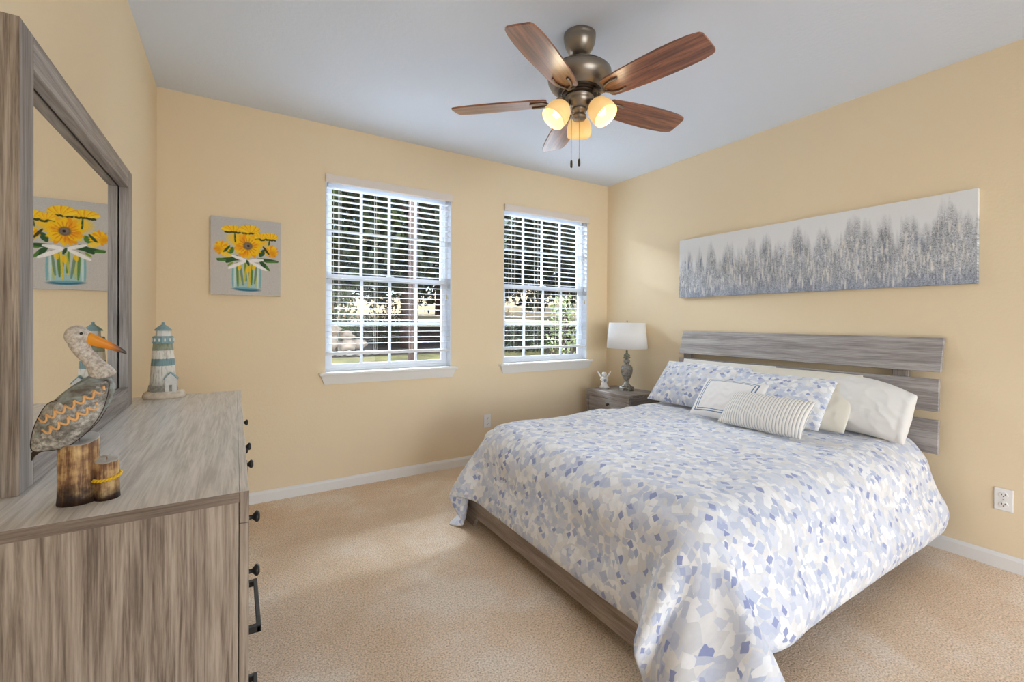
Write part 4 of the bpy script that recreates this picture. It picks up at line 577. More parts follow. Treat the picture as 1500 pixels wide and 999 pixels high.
# pillows
def pillow_mesh(w, h, t, nu=56, nv=32, pinch=.06, seed=0, wr=.006, flange=0., expo=2.4, droop=0, pleat=False):
    bm = bmesh.new(); uvl = bm.loops.layers.uv.new('UVMap'); sides = []; UV = {}
    for s in (1, -1):
        g = []
        for i in range(nu+1):
            row = []
            for j in range(nv+1):
                if s == -1 and (i in (0, nu) or j in (0, nv)): row.append(sides[0][i][j]); continue
                u, v = -1+2*i/nu, -1+2*j/nv
                fu, fv = 1-flange/(w/2), 1-flange/(h/2)
                a, b = min(1, abs(u)/fu), min(1, abs(v)/fv)
                th = max(0, (1-a**expo))**.62*max(0, (1-b**expo))**.62
                # edges bow inwards between the corners
                x = u*w/2*(1-pinch*(1-v*v)*abs(u)**3); y = v*h/2*(1-pinch*(1-u*u)*abs(v)**3)
                n = noise.noise(Vector((u*2.1+seed*7.3, v*2.1, seed)))*wr + noise.noise(Vector((u*6+seed, v*5, seed*2.)))*wr*.5
                q = abs(noise.noise(Vector((u*3.4+v*1.5+seed, v*2.2-u, seed*3.)))); n += wr*.8*(1-min(1, q*6))
                z = s*(t/2*th+.003)+n*(.4+th)
                if droop and u > .1: y -= droop*((u-.1)/.9)**2*(.25+.75*(v+1)/2); x -= .04*max(0, u-.6)*(v < 0)*abs(v)
                if pleat and u > .62: z += s*.0035*abs(math.sin((u-.62)*42)) + s*(.010 if u > .9 else 0)
                vert = bm.verts.new((x, y, z)); UV[vert] = ((u+1)/2, (v+1)/2); row.append(vert)
            g.append(row)
        sides.append(g)
    for s, g in zip((1, -1), sides):
        for i in range(nu):
            for j in range(nv):
                q = (g[i][j], g[i+1][j], g[i+1][j+1], g[i][j+1])
                f = bm.faces.new(q if s == 1 else q[::-1])
                for lp in f.loops: lp[uvl].uv = UV[lp.vert]
    return bm
def place_pillow(name, label, mat, bl, br, tl, w, h, t, uvscale=None, group='pillows on the bed', cat='pillow', **kw):
    """bl/br/tl: where its lower left, lower right and upper left corner go (left and right as seen from the foot)"""
    bl, br, tl = Vector(bl), Vector(br), Vector(tl)
    X = (br-bl).normalized(); Y = (tl-bl); Y = (Y-X*Y.dot(X)).normalized(); Z = X.cross(Y)
    c = bl + X*(br-bl).length/2 + Y*h/2
    bm = pillow_mesh(w, h, t, **kw)
    if uvscale:
        l = bm.loops.layers.uv.active
        for f in bm.faces:
            for lp in f.loops: lp[l].uv = (lp[l].uv[0]*uvscale[0]+uvscale[2], lp[l].uv[1]*uvscale[1])
    o = link(name, bm, mat, True)
    o.matrix_world = Matrix(((X.x, Y.x, Z.x, c.x), (X.y, Y.y, Z.y, c.y), (X.z, Y.z, Z.z, c.z), (0, 0, 0, 1)))
    subsurf(o, 1)
    return tag(o, label, cat, group)
place_pillow('bed_pillow', 'plain white pillow behind the left blue sham, showing only its top edge', M['white_cloth'], (3.07, 2.42, .635), (3.07, 1.68, .635), (3.21, 2.42, .965), .76, .345, .15, seed=1, pinch=.04)
wp = place_pillow('bed_pillow', 'white pillow with a pleated cuff against the headboard at the right', M['white_cloth'], (3.03, 1.61, .632), (2.99, .90, .628), (3.17, 1.61, .94), .74, .345, .19, seed=2, pinch=.02, wr=.008, droop=.085, pleat=True)
place_pillow('pillow_sham', 'blue watercolour sham leaning at the left, nearest the nightstand', M['petal_small'], (2.80, 2.46, .637), (2.80, 1.76, .637), (3.06, 2.44, .925), .72, .40, .15, (.74, .46, 0), seed=3, pinch=.03)
place_pillow('bed_pillow', 'cream pillow peeking out between the right blue sham and the white pillow', M['cream_cloth'], (2.88, 1.80, .632), (2.88, 1.145, .632), (3.12, 1.80, .95), .68, .40, .10, seed=4, pinch=.015, wr=.008)
place_pillow('pillow_sham', 'blue watercolour sham leaning at the right, behind the ribbed cushion', M['petal_small'], (2.80, 1.90, .637), (2.80, 1.235, .637), (3.05, 1.90, .905), .68, .375, .14, (.74, .46, 1.7), seed=5, pinch=.03)
place_pillow('throw_pillow', 'square white cushion edged with two blue lines', M['bordered'], (2.60, 1.93, .637), (2.60, 1.50, .637), (2.79, 1.90, .855), .43, .31, .12, seed=6, pinch=.05, wr=.004)
place_pillow('throw_pillow', 'long ribbed lumbar cushion with thin grey stripes, frontmost on the bed', M['stripe'], (2.56, 1.69, .632), (2.545, 1.205, .632), (2.70, 1.69, .80), .50, .245, .13, (1.15, 1, 0), seed=7, pinch=.05, wr=.003)
# ------------------------------------------------------------------ dresser
DX0, DX1, DY0, DY1, DZ = L+.012, .024, 1.012, 2.470, .916
dr = thing('dresser', 'long grey wood-grain dresser with dark knobs under the mirror', 'dresser', ((DX0+DX1)/2, (DY0+DY1)/2, 0))
part('top_panel', box((DX0, DY0+.0012, DZ-.020), (.0075, DY1, DZ), .0008, 1), M['top'], dr)
part('edge_band', box((DX0, DY0, DZ-.020), (.0075, DY0+.001, DZ-.0002)), M['side_x'], dr)
for ya, yb in ((DY0+.002, DY0+.022), (DY1-.022, DY1-.002)):
    part('end_panel', box((DX0, ya, .0), (.0065, yb, DZ-.0206)), M['side'], dr)
part('back_panel', box((DX0, DY0+.022, .03), (DX0+.008, DY1-.022, DZ-.021)), M['wood_y'], dr)
part('front_rail', box((.008, DY0+.0012, .856), (DX1, DY1, DZ), .0008, 1), M['top'], dr)
part('edge_band', box((.008, DY0, .856), (DX1, DY0+.001, DZ-.0002)), M['side'], dr)
part('plinth', box((.0085, DY0+.022, .0), (DX1-.008, DY1-.022, .085)), M['wood_y'], dr)
for ya, yb in ((DY0, DY0+.030), (DY1-.030, DY1)):
    part('front_stile', box((.008, ya, 0), (DX1, yb, .8545), .0012, 1), M['side'], dr)
ym = 1.815
def knob_bm(x, y, z, r=.0135):
    m = Matrix.Rotation(PI/2, 4, 'Y')
    return merge(lathe([(.0075, 0), (.006, .003), (.0048, .012), (.008, .015), (r, .020), (r, .024), (r*.6, .028)], c=(x, y, z), n=20, mat=m))
def pull_bm(x, y, z, w=.20):
    bm = bmesh.new()
    for s in (-1, 1): add_box(bm, (x, y+s*w/2-.007, z-.007), (x+.026, y+s*w/2+.007, z+.007), .0012, 1)
    add_box(bm, (x+.018, y-w/2-.007, z-.0075), (x+.027, y+w/2+.007, z+.0075), .0012, 1)
    return bm
for za, zb, zk in ((.722, .852, .776), (.606, .718, .646), (.352, .602, .565), (.090, .348, .318)):
    for ya, yb, ks in ((DY0+.032, ym-.002, (1.24, 1.70)), (ym+.002, DY1-.032, (1.94, 2.40))):
        d = part('drawer_front', box((.0085, ya, za), (DX1+.001, yb, zb), .002, 1), M['wood_y'], dr)
        for yk in (ks if za > .7 else (1.24, ) if ya < 1.5 else (2.40, )):
            if zk > .6: part('knob', knob_bm(DX1, yk, zk), M['iron'], d, True)
            else: part('bar_pull', pull_bm(DX1, yk, zk), M['iron'], d)
# mirror standing on it
MX, MY0, MY1, MZ0, MZ1 = -.344, 1.200, 2.272, DZ+.0005, 1.815
mr = thing('dresser_mirror', 'tall rectangular mirror in a wide grey wood frame, standing on the dresser', 'mirror', (-.375, (MY0+MY1)/2, DZ))
FW = .068
part('frame_stile', box((-.372, MY0, MZ0), (MX, MY0+FW, MZ1), .0015, 1), M['wood_z'], mr)
part('frame_stile', box((-.372, MY1-FW, MZ0), (MX, MY1, MZ1), .0015, 1), M['wood_z'], mr)
part('frame_side_shade', box((-.372, MY0-.0012, MZ0), (MX-.0005, MY0-.0001, MZ1-.0005)), M['side'], mr)  # added thin sheet, its darker colour paints shade on the near face
part('frame_rail', box((-.372, MY0+FW, MZ1-FW), (MX, MY1-FW, MZ1), .0015, 1), M['wood_y'], mr)
part('frame_rail', box((-.372, MY0+FW, MZ0), (MX, MY1-FW, MZ0+FW+.006), .0015, 1), M['wood_y'], mr)
part('mirror_glass', box((-.380, MY0+.03, MZ0+.03), (-.374, MY1-.03, MZ1-.03)), M['mirror'], mr)
part('backboard', box((-.398, MY0+.012, MZ0), (-.381, MY1-.012, MZ1-.012)), M['side'], mr)
for ya in (MY0+.004, MY1-.034): part('support_post', box((-.402, ya, MZ0), (-.3725, ya+.030, MZ1-.055), .001, 1), M['side'], mr)

# ------------------------------------------------------------------ pelican figurine
PY = 1.11
pl = thing('pelican_figurine', 'carved pelican with an orange beak perched on two wooden pilings', 'figurine', (-.243, PY, DZ))
def ell_sweep(pts, n=22):
    """pts: (x, z, half width in plane, half depth)"""
    rings = []
    for i, (x, z, a, b) in enumerate(pts):
        p0, p1 = pts[max(0, i-1)], pts[min(len(pts)-1, i+1)]
        t = Vector((p1[0]-p0[0], 0, p1[1]-p0[1])).normalized(); u = Vector((-t.z, 0, t.x))
        rings.append([Vector((x, PY, z))+u*a*math.cos(2*PI*k/n)+Vector((0, b*math.sin(2*PI*k/n), 0)) for k in range(n)])
    return merge(add_ring_surface(bmesh.new(), rings))
neck = [(-.2465, 1.2230, .004, .004), (-.2462, 1.2190, .0125, .012), (-.2445, 1.2085, .0150, .0142), (-.2405, 1.1975, .0140, .0132), (-.2350, 1.1865, .0122, .0120), (-.2240, 1.1715, .0125, .0125), (-.2175, 1.160, .0150, .0155), (-.2105, 1.149, .0195, .0195), (-.207, 1.138, .021, .023)]
o = part('neck', merge(add_ball(ell_sweep(neck), (-.2452, PY, 1.2188), .0178, 24, 16, (1.0, .95, 1.08))), M['neck'], pl, True); subsurf(o)
body = [(-.2020, 1.1440, .006, .006), (-.2060, 1.1395, .020, .021), (-.2150, 1.1260, .0265, .029), (-.2270, 1.1080, .0330, .034), (-.2420, 1.0880, .0370, .036), (-.2570, 1.0700, .0350, .033), (-.2720, 1.0540, .0285, .026), (-.2850, 1.0400, .0200, .018), (-.2950, 1.0260, .0110, .010), (-.3000, 1.0120, .0040, .005)]
o = part('body', ell_sweep(body), M['mantle'], pl, True); subsurf(o)
# beak: along x, flattened
bk = [(-.2350, 1.2155, .0125, .008), (-.2270, 1.2130, .0115, .0075), (-.2130, 1.2060, .0092, .0062), (-.1980, 1.1985, .0068, .005), (-.1850, 1.1915, .0046, .0038), (-.1785, 1.1870, .0028, .0025), (-.1760, 1.1840, .001, .001)]
o = part('beak', ell_sweep(bk, 16), M['beak'], pl, True); subsurf(o)
part('eye', ball((-.2362, PY-.0160, 1.2235), .0024, 10, 8), M['eye'], pl, True)
# wings: shells lying on the flanks
wing_o = [(-.1990, 1.1340), (-.1995, 1.1150), (-.2060, 1.0860), (-.2180, 1.0600), (-.2350, 1.0380), (-.2560, 1.0220), (-.2800, 1.0180), (-.3010, 1.0200), (-.3005, 1.0500), (-.2900, 1.0830), (-.2770, 1.1020), (-.2500, 1.1090), (-.2300, 1.1230), (-.2120, 1.1345)]
def axis_y(x, z):
    """how far the flank stands out from the bird's middle plane at (x, z)"""
    best = 0
    for a, b, w_, d_ in body:
        q = ((x-a)**2+(z-b)**2)**.5
        if q < w_*1.25: best = max(best, d_*max(0, 1-(q/(w_*1.25))**2)**.5)
    return best
def wing(side):
    bm = bmesh.new(); cx = sum(p[0] for p in wing_o)/len(wing_o); cz = sum(p[1] for p in wing_o)/len(wing_o)
    out = []                                                # smooth closed outline
    n = len(wing_o)
    for i in range(n):
        p0, p1, p2, p3 = [Vector(wing_o[(i+k-1) % n]) for k in range(4)]
        for q in range(5):
            t = q/5; out.append(.5*((2*p1)+(p2-p0)*t+(2*p0-5*p1+4*p2-p3)*t*t+(3*p1-p0-3*p2+p3)*t**3))
    rings = []
    for s in (1.0, 1.0, .96, .86, .7, .5, .25, .05):
        ring = []
        for p in out:
            x, z = cx+(p.x-cx)*s, cz+(p.y-cz)*s
            d = .0185+.0175*(1-s**2.2)**.6
            if len(rings) == 0: d = .010
            tail = max(0, min(1, (-.262-x)/.04)); d = d*(1-.62*tail)
            ring.append((x, PY-side*d, z))
        rings.append(ring)
    return merge(add_ring_surface(bm, rings, True, (True, True)))
def wing_d(x, z):
    cx = sum(p[0] for p in wing_o)/len(wing_o); cz = sum(p[1] for p in wing_o)/len(wing_o)
    # radial position inside the outline
    ang = math.atan2(z-cz, x-cx); best = 1e9; rr = .05
    for a, b in wing_o:
        d = abs((math.atan2(b-cz, a-cx)-ang+PI) % (2*PI)-PI)
        if d < best: best, rr = d, math.hypot(a-cx, b-cz)
    s = min(1, math.hypot(x-cx, z-cz)/rr)
    d = .0185+.0175*(1-s**2.2)**.6
    return d*(1-.62*max(0, min(1, (-.262-x)/.04)))
for side in (1, -1):
    wg = part('wing', wing(side), M['feather'], pl, True)
    bm = bmesh.new(); rim = []
    for i in range(len(wing_o)*5):
        p0, p1, p2, p3 = [Vector(wing_o[(i//5+k-1) % len(wing_o)]) for k in range(4)]; t = (i % 5)/5
        p = .5*((2*p1)+(p2-p0)*t+(2*p0-5*p1+4*p2-p3)*t*t+(3*p1-p0-3*p2+p3)*t**3); rim.append((p.x, PY-side*.0175*(1-.62*max(0, min(1, (-.262-p.x)/.04))), p.y))
    part('wing_rim', merge(add_tube(bm, rim+rim[:1], .0012, 6)), M['bronze_dark'], wg, True)
    bm = bmesh.new()
    rows = [((-.2920, 1.0760), (-.2040, 1.1280), 7, .0105), ((-.2850, 1.0570), (-.2130, 1.0990), 6, .0105)]
    for (xa, za), (xb, zb), cnt, dep in rows:
        tx, tz = (xb-xa), (zb-za); ln = math.hypot(tx, tz); tx /= ln; tz /= ln; nx, nz = tz*.55+.25, -1.0
        nl = math.hypot(nx, nz); nx /= nl; nz /= nl; st = ln/cnt
        for i in range(cnt):
            pts = []
            for q in range(9):
                u = q/8; al = (i+u)*st; dp = dep*math.sin(PI*u)**.8
                x, z = xa+tx*al+nx*dp, za+tz*al+nz*dp
                pts.append((x, PY-side*(wing_d(x, z)+.0004), z))
            add_tube(bm, pts, .0021, 6)
    part('feather_scallops', bm, M['scallop'], wg, True)
o = part('tail', merge(add_ring_surface(bmesh.new(), [[(-.288, PY-.009, 1.030), (-.288, PY+.009, 1.030), (-.284, PY+.007, 1.0200), (-.284, PY-.007, 1.0200)], [(-.302, PY-.007, 1.016), (-.302, PY+.007, 1.016), (-.299, PY+.005, 1.008), (-.299, PY-.005, 1.008)], [(-.303, PY-.005, 1.004), (-.303, PY+.005, 1.004), (-.3025, PY+.003, 1.0), (-.3025, PY-.003, 1.0)]])), M['bronze_dark'], pl)
def piling(cx, cy, r, z0, z1, tilt, seed):
    rings = []
    n = 30
    for i in range(9):
        f = i/8
        ring = []
        for k in range(n):
            a = 2*PI*k/n; d = Vector((math.cos(a), math.sin(a), 0))
            rr = r*(1+.05*noise.noise(Vector((d.x*2.6+seed, d.y*2.6, f*.9)))+.02*noise.noise(Vector((d.x*9, d.y*9, seed)))+(.05*(1-f*6) if f < .16 else 0))
            ring.append((cx+d.x*rr, cy+d.y*rr, z0+(z1-z0)*f+tilt*d.y*f*r+.0015*f*noise.noise(Vector((d.x*3, d.y*3, seed+5)))))
        rings.append(ring)
    top = rings[-1]
    for s in (.93, .5, .05): rings.append([(cx+(p[0]-cx)*s, cy+(p[1]-cy)*s, p[2]+(.002 if s < .9 else .001)) for p in top])
    bm = merge(add_ring_surface(bmesh.new(), rings))
    for f in bm.faces:
        if f.calc_center_median().z > z1-.016 and f.normal.z > .3: f.material_index = 1
    return bm
part('piling', piling(-.2430, PY+.004, .0285, DZ, 1.0300, .25, 1), None, pl, True, mats=[M['post'], M['post_top']])
sp = part('piling', piling(-.2030, PY-.004, .0180, DZ, .988, .2, 4), None, pl, True, mats=[M['post'], M['post_top']])
bm = bmesh.new()
for ph in (0, PI):
    pts = []
    for i in range(121):
        a = 2*PI*i/120; tw = a*11+ph
        rr = .0190+.0017*math.cos(tw); pts.append((-.2030+rr*math.cos(a), PY-.004+rr*math.sin(a), .957+.0017*math.sin(tw)+.003*math.sin(a)+.0025*math.cos(a)))
    add_tube(bm, pts, .0019, 6)
part('rope', bm, M['rope'], sp, True)

# ------------------------------------------------------------------ lighthouse figurine
LX, LY = -.262, 2.410
lh = thing('lighthouse_figurine', 'teal and white banded lighthouse figurine at the far end of the dresser', 'figurine', (LX, LY, DZ))
n = 26
rings = []
for f, rr in ((0, .076), (.3, .078), (.75, .072), (1., .060)):
    rings.append([(LX+.006+math.cos(2*PI*k/n)*rr*(1+.12*noise.noise(Vector((math.cos(2*PI*k/n)*2, math.sin(2*PI*k/n)*2, 1.5)))), LY+math.sin(2*PI*k/n)*rr*(.85+.1*noise.noise(Vector((k*.4, 2, 0)))), DZ+.030*f+(.004*noise.noise(Vector((k*.7, f, 0))) if f else 0)) for k in range(n)])
part('rock_base', merge(add_ring_surface(bmesh.new(), rings)), M['rock'], lh, True)
part('stone_course', merge(lathe([(.051, .026), (.0525, .03), (.0495, .054), (.047, .056)], c=(LX, LY, DZ), n=16)), M['stone'], lh)
part('tower', merge(lathe([(.0465, .055), (.0445, .09), (.0405, .15), (.0365, .205), (.0345, .2315)], c=(LX, LY, DZ), n=32)), M['tower'], lh, True)
part('gallery', merge(lathe([(.0345, .231), (.037, .2335), (.037, .2600), (.0335, .2630)], c=(LX, LY, DZ), n=12)), M['teal'], lh)
bm = bmesh.new()
for k in range(12):
    a = 2*PI*(k+.5)/12; add_box(bm, (LX+.0365*math.cos(a)-.003, LY+.0365*math.sin(a)-.003, DZ+.240), (LX+.0365*math.cos(a)+.003, LY+.0365*math.sin(a)+.003, DZ+.254), .001, 1)
part('gallery_windows', bm, M['house'], lh)
part('lantern_room', merge(lathe([(.0265, .262), (.0255, .266), (.0245, .286), (.025, .288)], c=(LX, LY, DZ), n=8)), M['house'], lh)
rf = part('lantern_roof', merge(lathe([(.0305, .286), (.0315, .289), (.021, .300), (.009, .310), (.004, .313)], c=(LX, LY, DZ), n=24)), M['teal'], lh, True)
part('finial', ball((LX, LY, DZ+.3175), .0058, 12, 8), M['teal'], rf, True)
hx, hy = LX+.030, LY-.040
hs = part('keeper_house', prism([(hx-.018, DZ+.026), (hx+.020, DZ+.026), (hx+.020, DZ+.088), (hx+.001, DZ+.108), (hx-.018, DZ+.088)], hy-.012, hy+.03, axis=1), M['house'], lh)
bm = bmesh.new()
for sgn, xa in ((-1, hx-.023), (1, hx+.025)):
    p = [(hx+.001, DZ+.112), (xa, DZ+.084), (xa, DZ+.080), (hx+.001, DZ+.107)]
    add_prism(bm, p if sgn < 0 else p[::-1], hy-.016, hy+.03, axis=1)
part('house_roof', bm, M['teal'], hs)
part('house_door', box((hx-.004, hy-.0135, DZ+.030), (hx+.006, hy-.011, DZ+.058), .0008, 1), M['stone'], hs)

# ------------------------------------------------------------------ nightstand, lamp, angel
NX0, NX1, NY0, NY1, NZ = 2.942, R-.012, 2.790, 3.352, .600
ns = thing('nightstand', 'grey wood-grain nightstand in the corner under the white lamp', 'nightstand', ((NX0+NX1)/2, (NY0+NY1)/2, 0))
part('top_panel', box((NX0, NY0, NZ-.024), (NX1, NY1, NZ), .002, 1), M['wood_y'], ns)
part('end_panel', box((NX0+.006, NY0+.003, 0), (NX1, NY0+.022, NZ-.0245)), M['wood_x'], ns)
part('end_panel', box((NX0+.006, NY1-.022, 0), (NX1, NY1-.003, NZ-.0245)), M['wood_x'], ns)
part('back_panel', box((NX1-.01, NY0+.022, .03), (NX1, NY1-.022, NZ-.025)), M['wood_y'], ns)
part('face_frame', merge(add_box(add_box(add_box(box((NX0, NY0, 0), (NX0+.02, NY0+.034, NZ-.0245), .001, 1), (NX0, NY1-.034, 0), (NX0+.02, NY1, NZ-.0245), .001, 1), (NX0, NY0+.034, NZ-.058), (NX0+.02, NY1-.034, NZ-.0245)), (NX0, NY0+.034, .05), (NX0+.02, NY1-.034, .085))), M['wood_y'], ns)
for za, zb in ((.318, .539), (.088, .314)):
    d = part('drawer_front', box((NX0+.003, NY0+.037, za), (NX0+.022, NY1-.037, zb), .002, 1), M['wood_y'], ns)
    for yk in (3.05, ): part('knob', merge(lathe([(.008, 0), (.006, .004), (.005, .012), (.014, .019), (.014, .023), (.008, .027)], c=(NX0+.003, yk, (za+zb)/2+.06), n=18, mat=Matrix.Rotation(-PI/2, 4, 'Y'))), M['iron'], d, True)

PX, PYl = 3.185, 3.055
tl = thing('table_lamp', 'silver urn table lamp with a white drum shade on the nightstand', 'lamp', (PX, PYl, NZ), math.radians(20))
oct_ = [(.072, .0), (.074, .004), (.074, .030), (.068, .036)]
part('base', merge(lathe(oct_, n=8)), M['mercury'], tl, world=False)
part('urn_body', merge(lathe([(.052, .036), (.050, .044), (.036, .052), (.026, .066), (.020, .080), (.018, .096), (.026, .104), (.040, .130), (.052, .165), (.056, .195), (.053, .222), (.042, .238), (.026, .246), (.020, .256), (.022, .264), (.030, .270), (.031, .280), (.026, .290), (.015, .296), (.014, .302)], n=36)), M['mercury'], tl, True, world=False)
part('collar', merge(lathe([(.014, .302), (.030, .306), (.034, .316), (.024, .322), (.030, .332), (.026, .342), (.014, .350), (.010, .356), (.010, .378), (.006, .384)], n=30)), M['verdigris'], tl, True, world=False)
part('harp', tube([(0, 0, .38), (0, .03, .42), (0, .045, .50), (0, .03, .60), (0, 0, .648)], .0018, 6), M['mercury'], tl, True, world=False)
bm = bmesh.new(); rg = []
for r_, z in ((1.0, .402), (.885, .646), (.875, .646), (.99, .402)):
    rg.append([(.160*r_*math.cos(2*PI*k/64), .196*r_*math.sin(2*PI*k/64), z) for k in range(64)])
rg.append(rg[0]); add_ring_surface(bm, rg, True, (False, False)); bmesh.ops.remove_doubles(bm, verts=bm.verts, dist=1e-6)
sh = part('lamp_shade', merge(bm), M['shade'], tl, True, world=False)
bm = bmesh.new()
for k in range(3): add_tube(bm, [(0, 0, .640), (.139*math.cos(2*PI*k/3), .170*math.sin(2*PI*k/3), .640)], .0016, 6)
part('spider', bm, M['mercury'], sh, world=False)
part('finial', merge(lathe([(.004, .640), (.004, .650), (.009, .654), (.009, .660), (.003, .668)], n=16)), M['mercury'], tl, True, world=False)

an = thing('angel_figurine', 'small white angel figurine with raised wings on the nightstand', 'figurine', (3.085, 3.255, NZ), math.radians(-38))
part('gown', merge(lathe([(.040, 0), (.042, .006), (.034, .022), (.026, .050), (.023, .070), (.028, .088), (.026, .104), (.012, .114)], n=24, sx=1.05, sy=.85)), M['resin_white'], an, True, world=False)
part('skirt_fold', merge(add_ball(add_ball(bmesh.new(), (.026, -.022, .012), .017, 14, 8, (1.3, 1, .7)), (-.026, -.020, .014), .018, 14, 8, (1.2, 1, .8))), M['resin_white'], an, True, world=False)
part('head', ball((0, -.004, .132), .022, 20, 14, (1, 1, 1.05)), M['resin_white'], an, True, world=False)
bm = bmesh.new()
random.seed(3)
for k in range(22):
    a = 2*PI*random.random(); e = random.uniform(.1, 1.2)
    d = Vector((math.cos(a)*math.cos(e), math.sin(a)*math.cos(e)+.25, math.sin(e))).normalized(); add_ball(bm, Vector((0, -.002, .135))+d*.020, .0075, 8, 6)
part('curly_hair', bm, M['resin_white'], an, True, world=False)
bm = bmesh.new()
for s in (-1, 1): add_tube(bm, [(s*.020, -.004, .104), (s*.032, -.014, .086), (s*.020, -.026, .072), (s*.004, -.030, .074)], [.008, .008, .007, .006], 10)
part('arms', bm, M['resin_white'], an, True, world=False)
part('sash', merge(lathe([(.0245, .062), (.0265, .066), (.0255, .072), (.024, .074)], n=24, sx=1.08, sy=.9)), M['resin_grey'], an, True, world=False)
part('bundle', ball((.006, -.030, .084), .013, 14, 10, (1.1, .8, 1)), M['resin_grey'], an, True, world=False)
for s in (-1, 1):
    pts = [(0, 0), (.018, .010), (.036, .034), (.050, .064), (.058, .094), (.044, .080), (.036, .066), (.030, .054), (.020, .038), (.010, .024), (0, .014)]
    bm = prism([(s*(.010+a), .092+b*.86) for a, b in pts], .010, .016, axis=1)
    part('wing', bm, M['resin_white'], an, world=False)

# ------------------------------------------------------------------ ceiling fan
FXc, FYc = 1.457, 1.729
fan = thing('ceiling_fan', 'five-blade walnut ceiling fan with three lit amber glass shades', 'ceiling fan', (FXc, FYc, H-.684))
zo = lambda z: z-(H-.684)
def fl(prof, **k): return merge(lathe([(r_, zo(z)) for r_, z in prof], n=48, **k))
part('canopy', fl([(.074, H), (.079, H-.004), (.079, H-.020), (.0765, H-.024), (.078, H-.030), (.074, H-.052), (.062, H-.078), (.046, H-.098), (.034, H-.106)]), M['bronze'], fan, True, world=False)
part('hanger_ball', fl([(.022, 2.580), (.030, 2.570), (.030, 2.562), (.018, 2.554), (.016, 2.530)]), M['bronze'], fan, True, world=False)
mo = part('motor_housing', fl([(.030, 2.535), (.062, 2.533), (.100, 2.524), (.132, 2.510), (.148, 2.496), (.149, 2.493), (.156, 2.489), (.159, 2.466), (.155, 2.446), (.142, 2.421), (.120, 2.402), (.092, 2.388), (.080, 2.384)]), M['bronze'], fan, True, world=False)
part('groove_ring', fl([(.148, 2.496), (.1515, 2.494), (.1515, 2.491), (.148, 2.489)]), M['bronze_dark'], mo, True, world=False)
part('vent_ring', fl([(.098, 2.3895), (.108, 2.3965), (.110, 2.3945), (.101, 2.3875)]), M['bronze_dark'], mo, True, world=False)
part('flywheel', fl([(.080, 2.386), (.086, 2.383), (.086, 2.374), (.070, 2.371)]), M['bronze_dark'], fan, True, world=False)
part('switch_housing', fl([(.066, 2.373), (.072, 2.370), (.072, 2.364), (.067, 2.361), (.068, 2.352), (.062, 2.336), (.053, 2.323), (.043, 2.314), (.036, 2.311)]), M['bronze'], fan, True, world=False)
part('light_fitter', fl([(.036, 2.312), (.039, 2.308), (.037, 2.300), (.028, 2.294), (.026, 2.284), (.036, 2.278), (.036, 2.268), (.030, 2.260), (.012, 2.256)]), M['bronze'], fan, True, world=False)
ZB = 2.356
def blade_bm():
    bm = bmesh.new(); out = []
    prof = [(.160, .050), (.172, .060), (.25, .069), (.35, .076), (.45, .080), (.53, .079), (.595, .075)]
    for x, h_ in prof: out.append((x, h_))
    tip = [(.636, .066), (.648, .058), (.651, .046), (.648, -.020), (.644, -.050), (.635, -.062), (.620, -.0665)]
    out += tip
    for x, h_ in prof[::-1]: out.append((x, -h_ if x < .59 else -h_+.002))
    return prism(out, -.004, .004, axis=2)
def iron_bm():
    bm = bmesh.new()
    add_tube(bm, [(.074, 0, zo(2.378)), (.100, 0, zo(2.375)), (.130, 0, zo(2.352)), (.152, 0, zo(ZB-.010))], .0075, 8, flat=1.5)
    add_tube(bm, [(.148, 0, zo(ZB-.0085)), (.175, .030, zo(ZB-.0085)), (.215, .040, zo(ZB-.0085)), (.245, .036, zo(ZB-.0085))], .006, 6, up=(0, 0, 1))
    add_tube(bm, [(.148, 0, zo(ZB-.0085)), (.175, -.030, zo(ZB-.0085)), (.215, -.040, zo(ZB-.0085)), (.245, -.036, zo(ZB-.0085))], .006, 6, up=(0, 0, 1))
    return bm
for k in range(5):
    ang = math.radians(-151+72*k); pitch_ = math.radians(-12)
    bm = blade_bm()
    mt_ = Matrix.Rotation(ang, 4, 'Z') @ Matrix.Translation((0, 0, zo(ZB))) @ Matrix.Rotation(pitch_, 4, 'X')
    o = link('blade', bm, M['blade']); o.parent = fan; o.matrix_local = mt_
    bm = iron_bm(); i2 = link('blade_iron', bm, M['bronze'], True); i2.parent = o
    i2.matrix_local = Matrix.Translation((0, 0, -zo(ZB)))
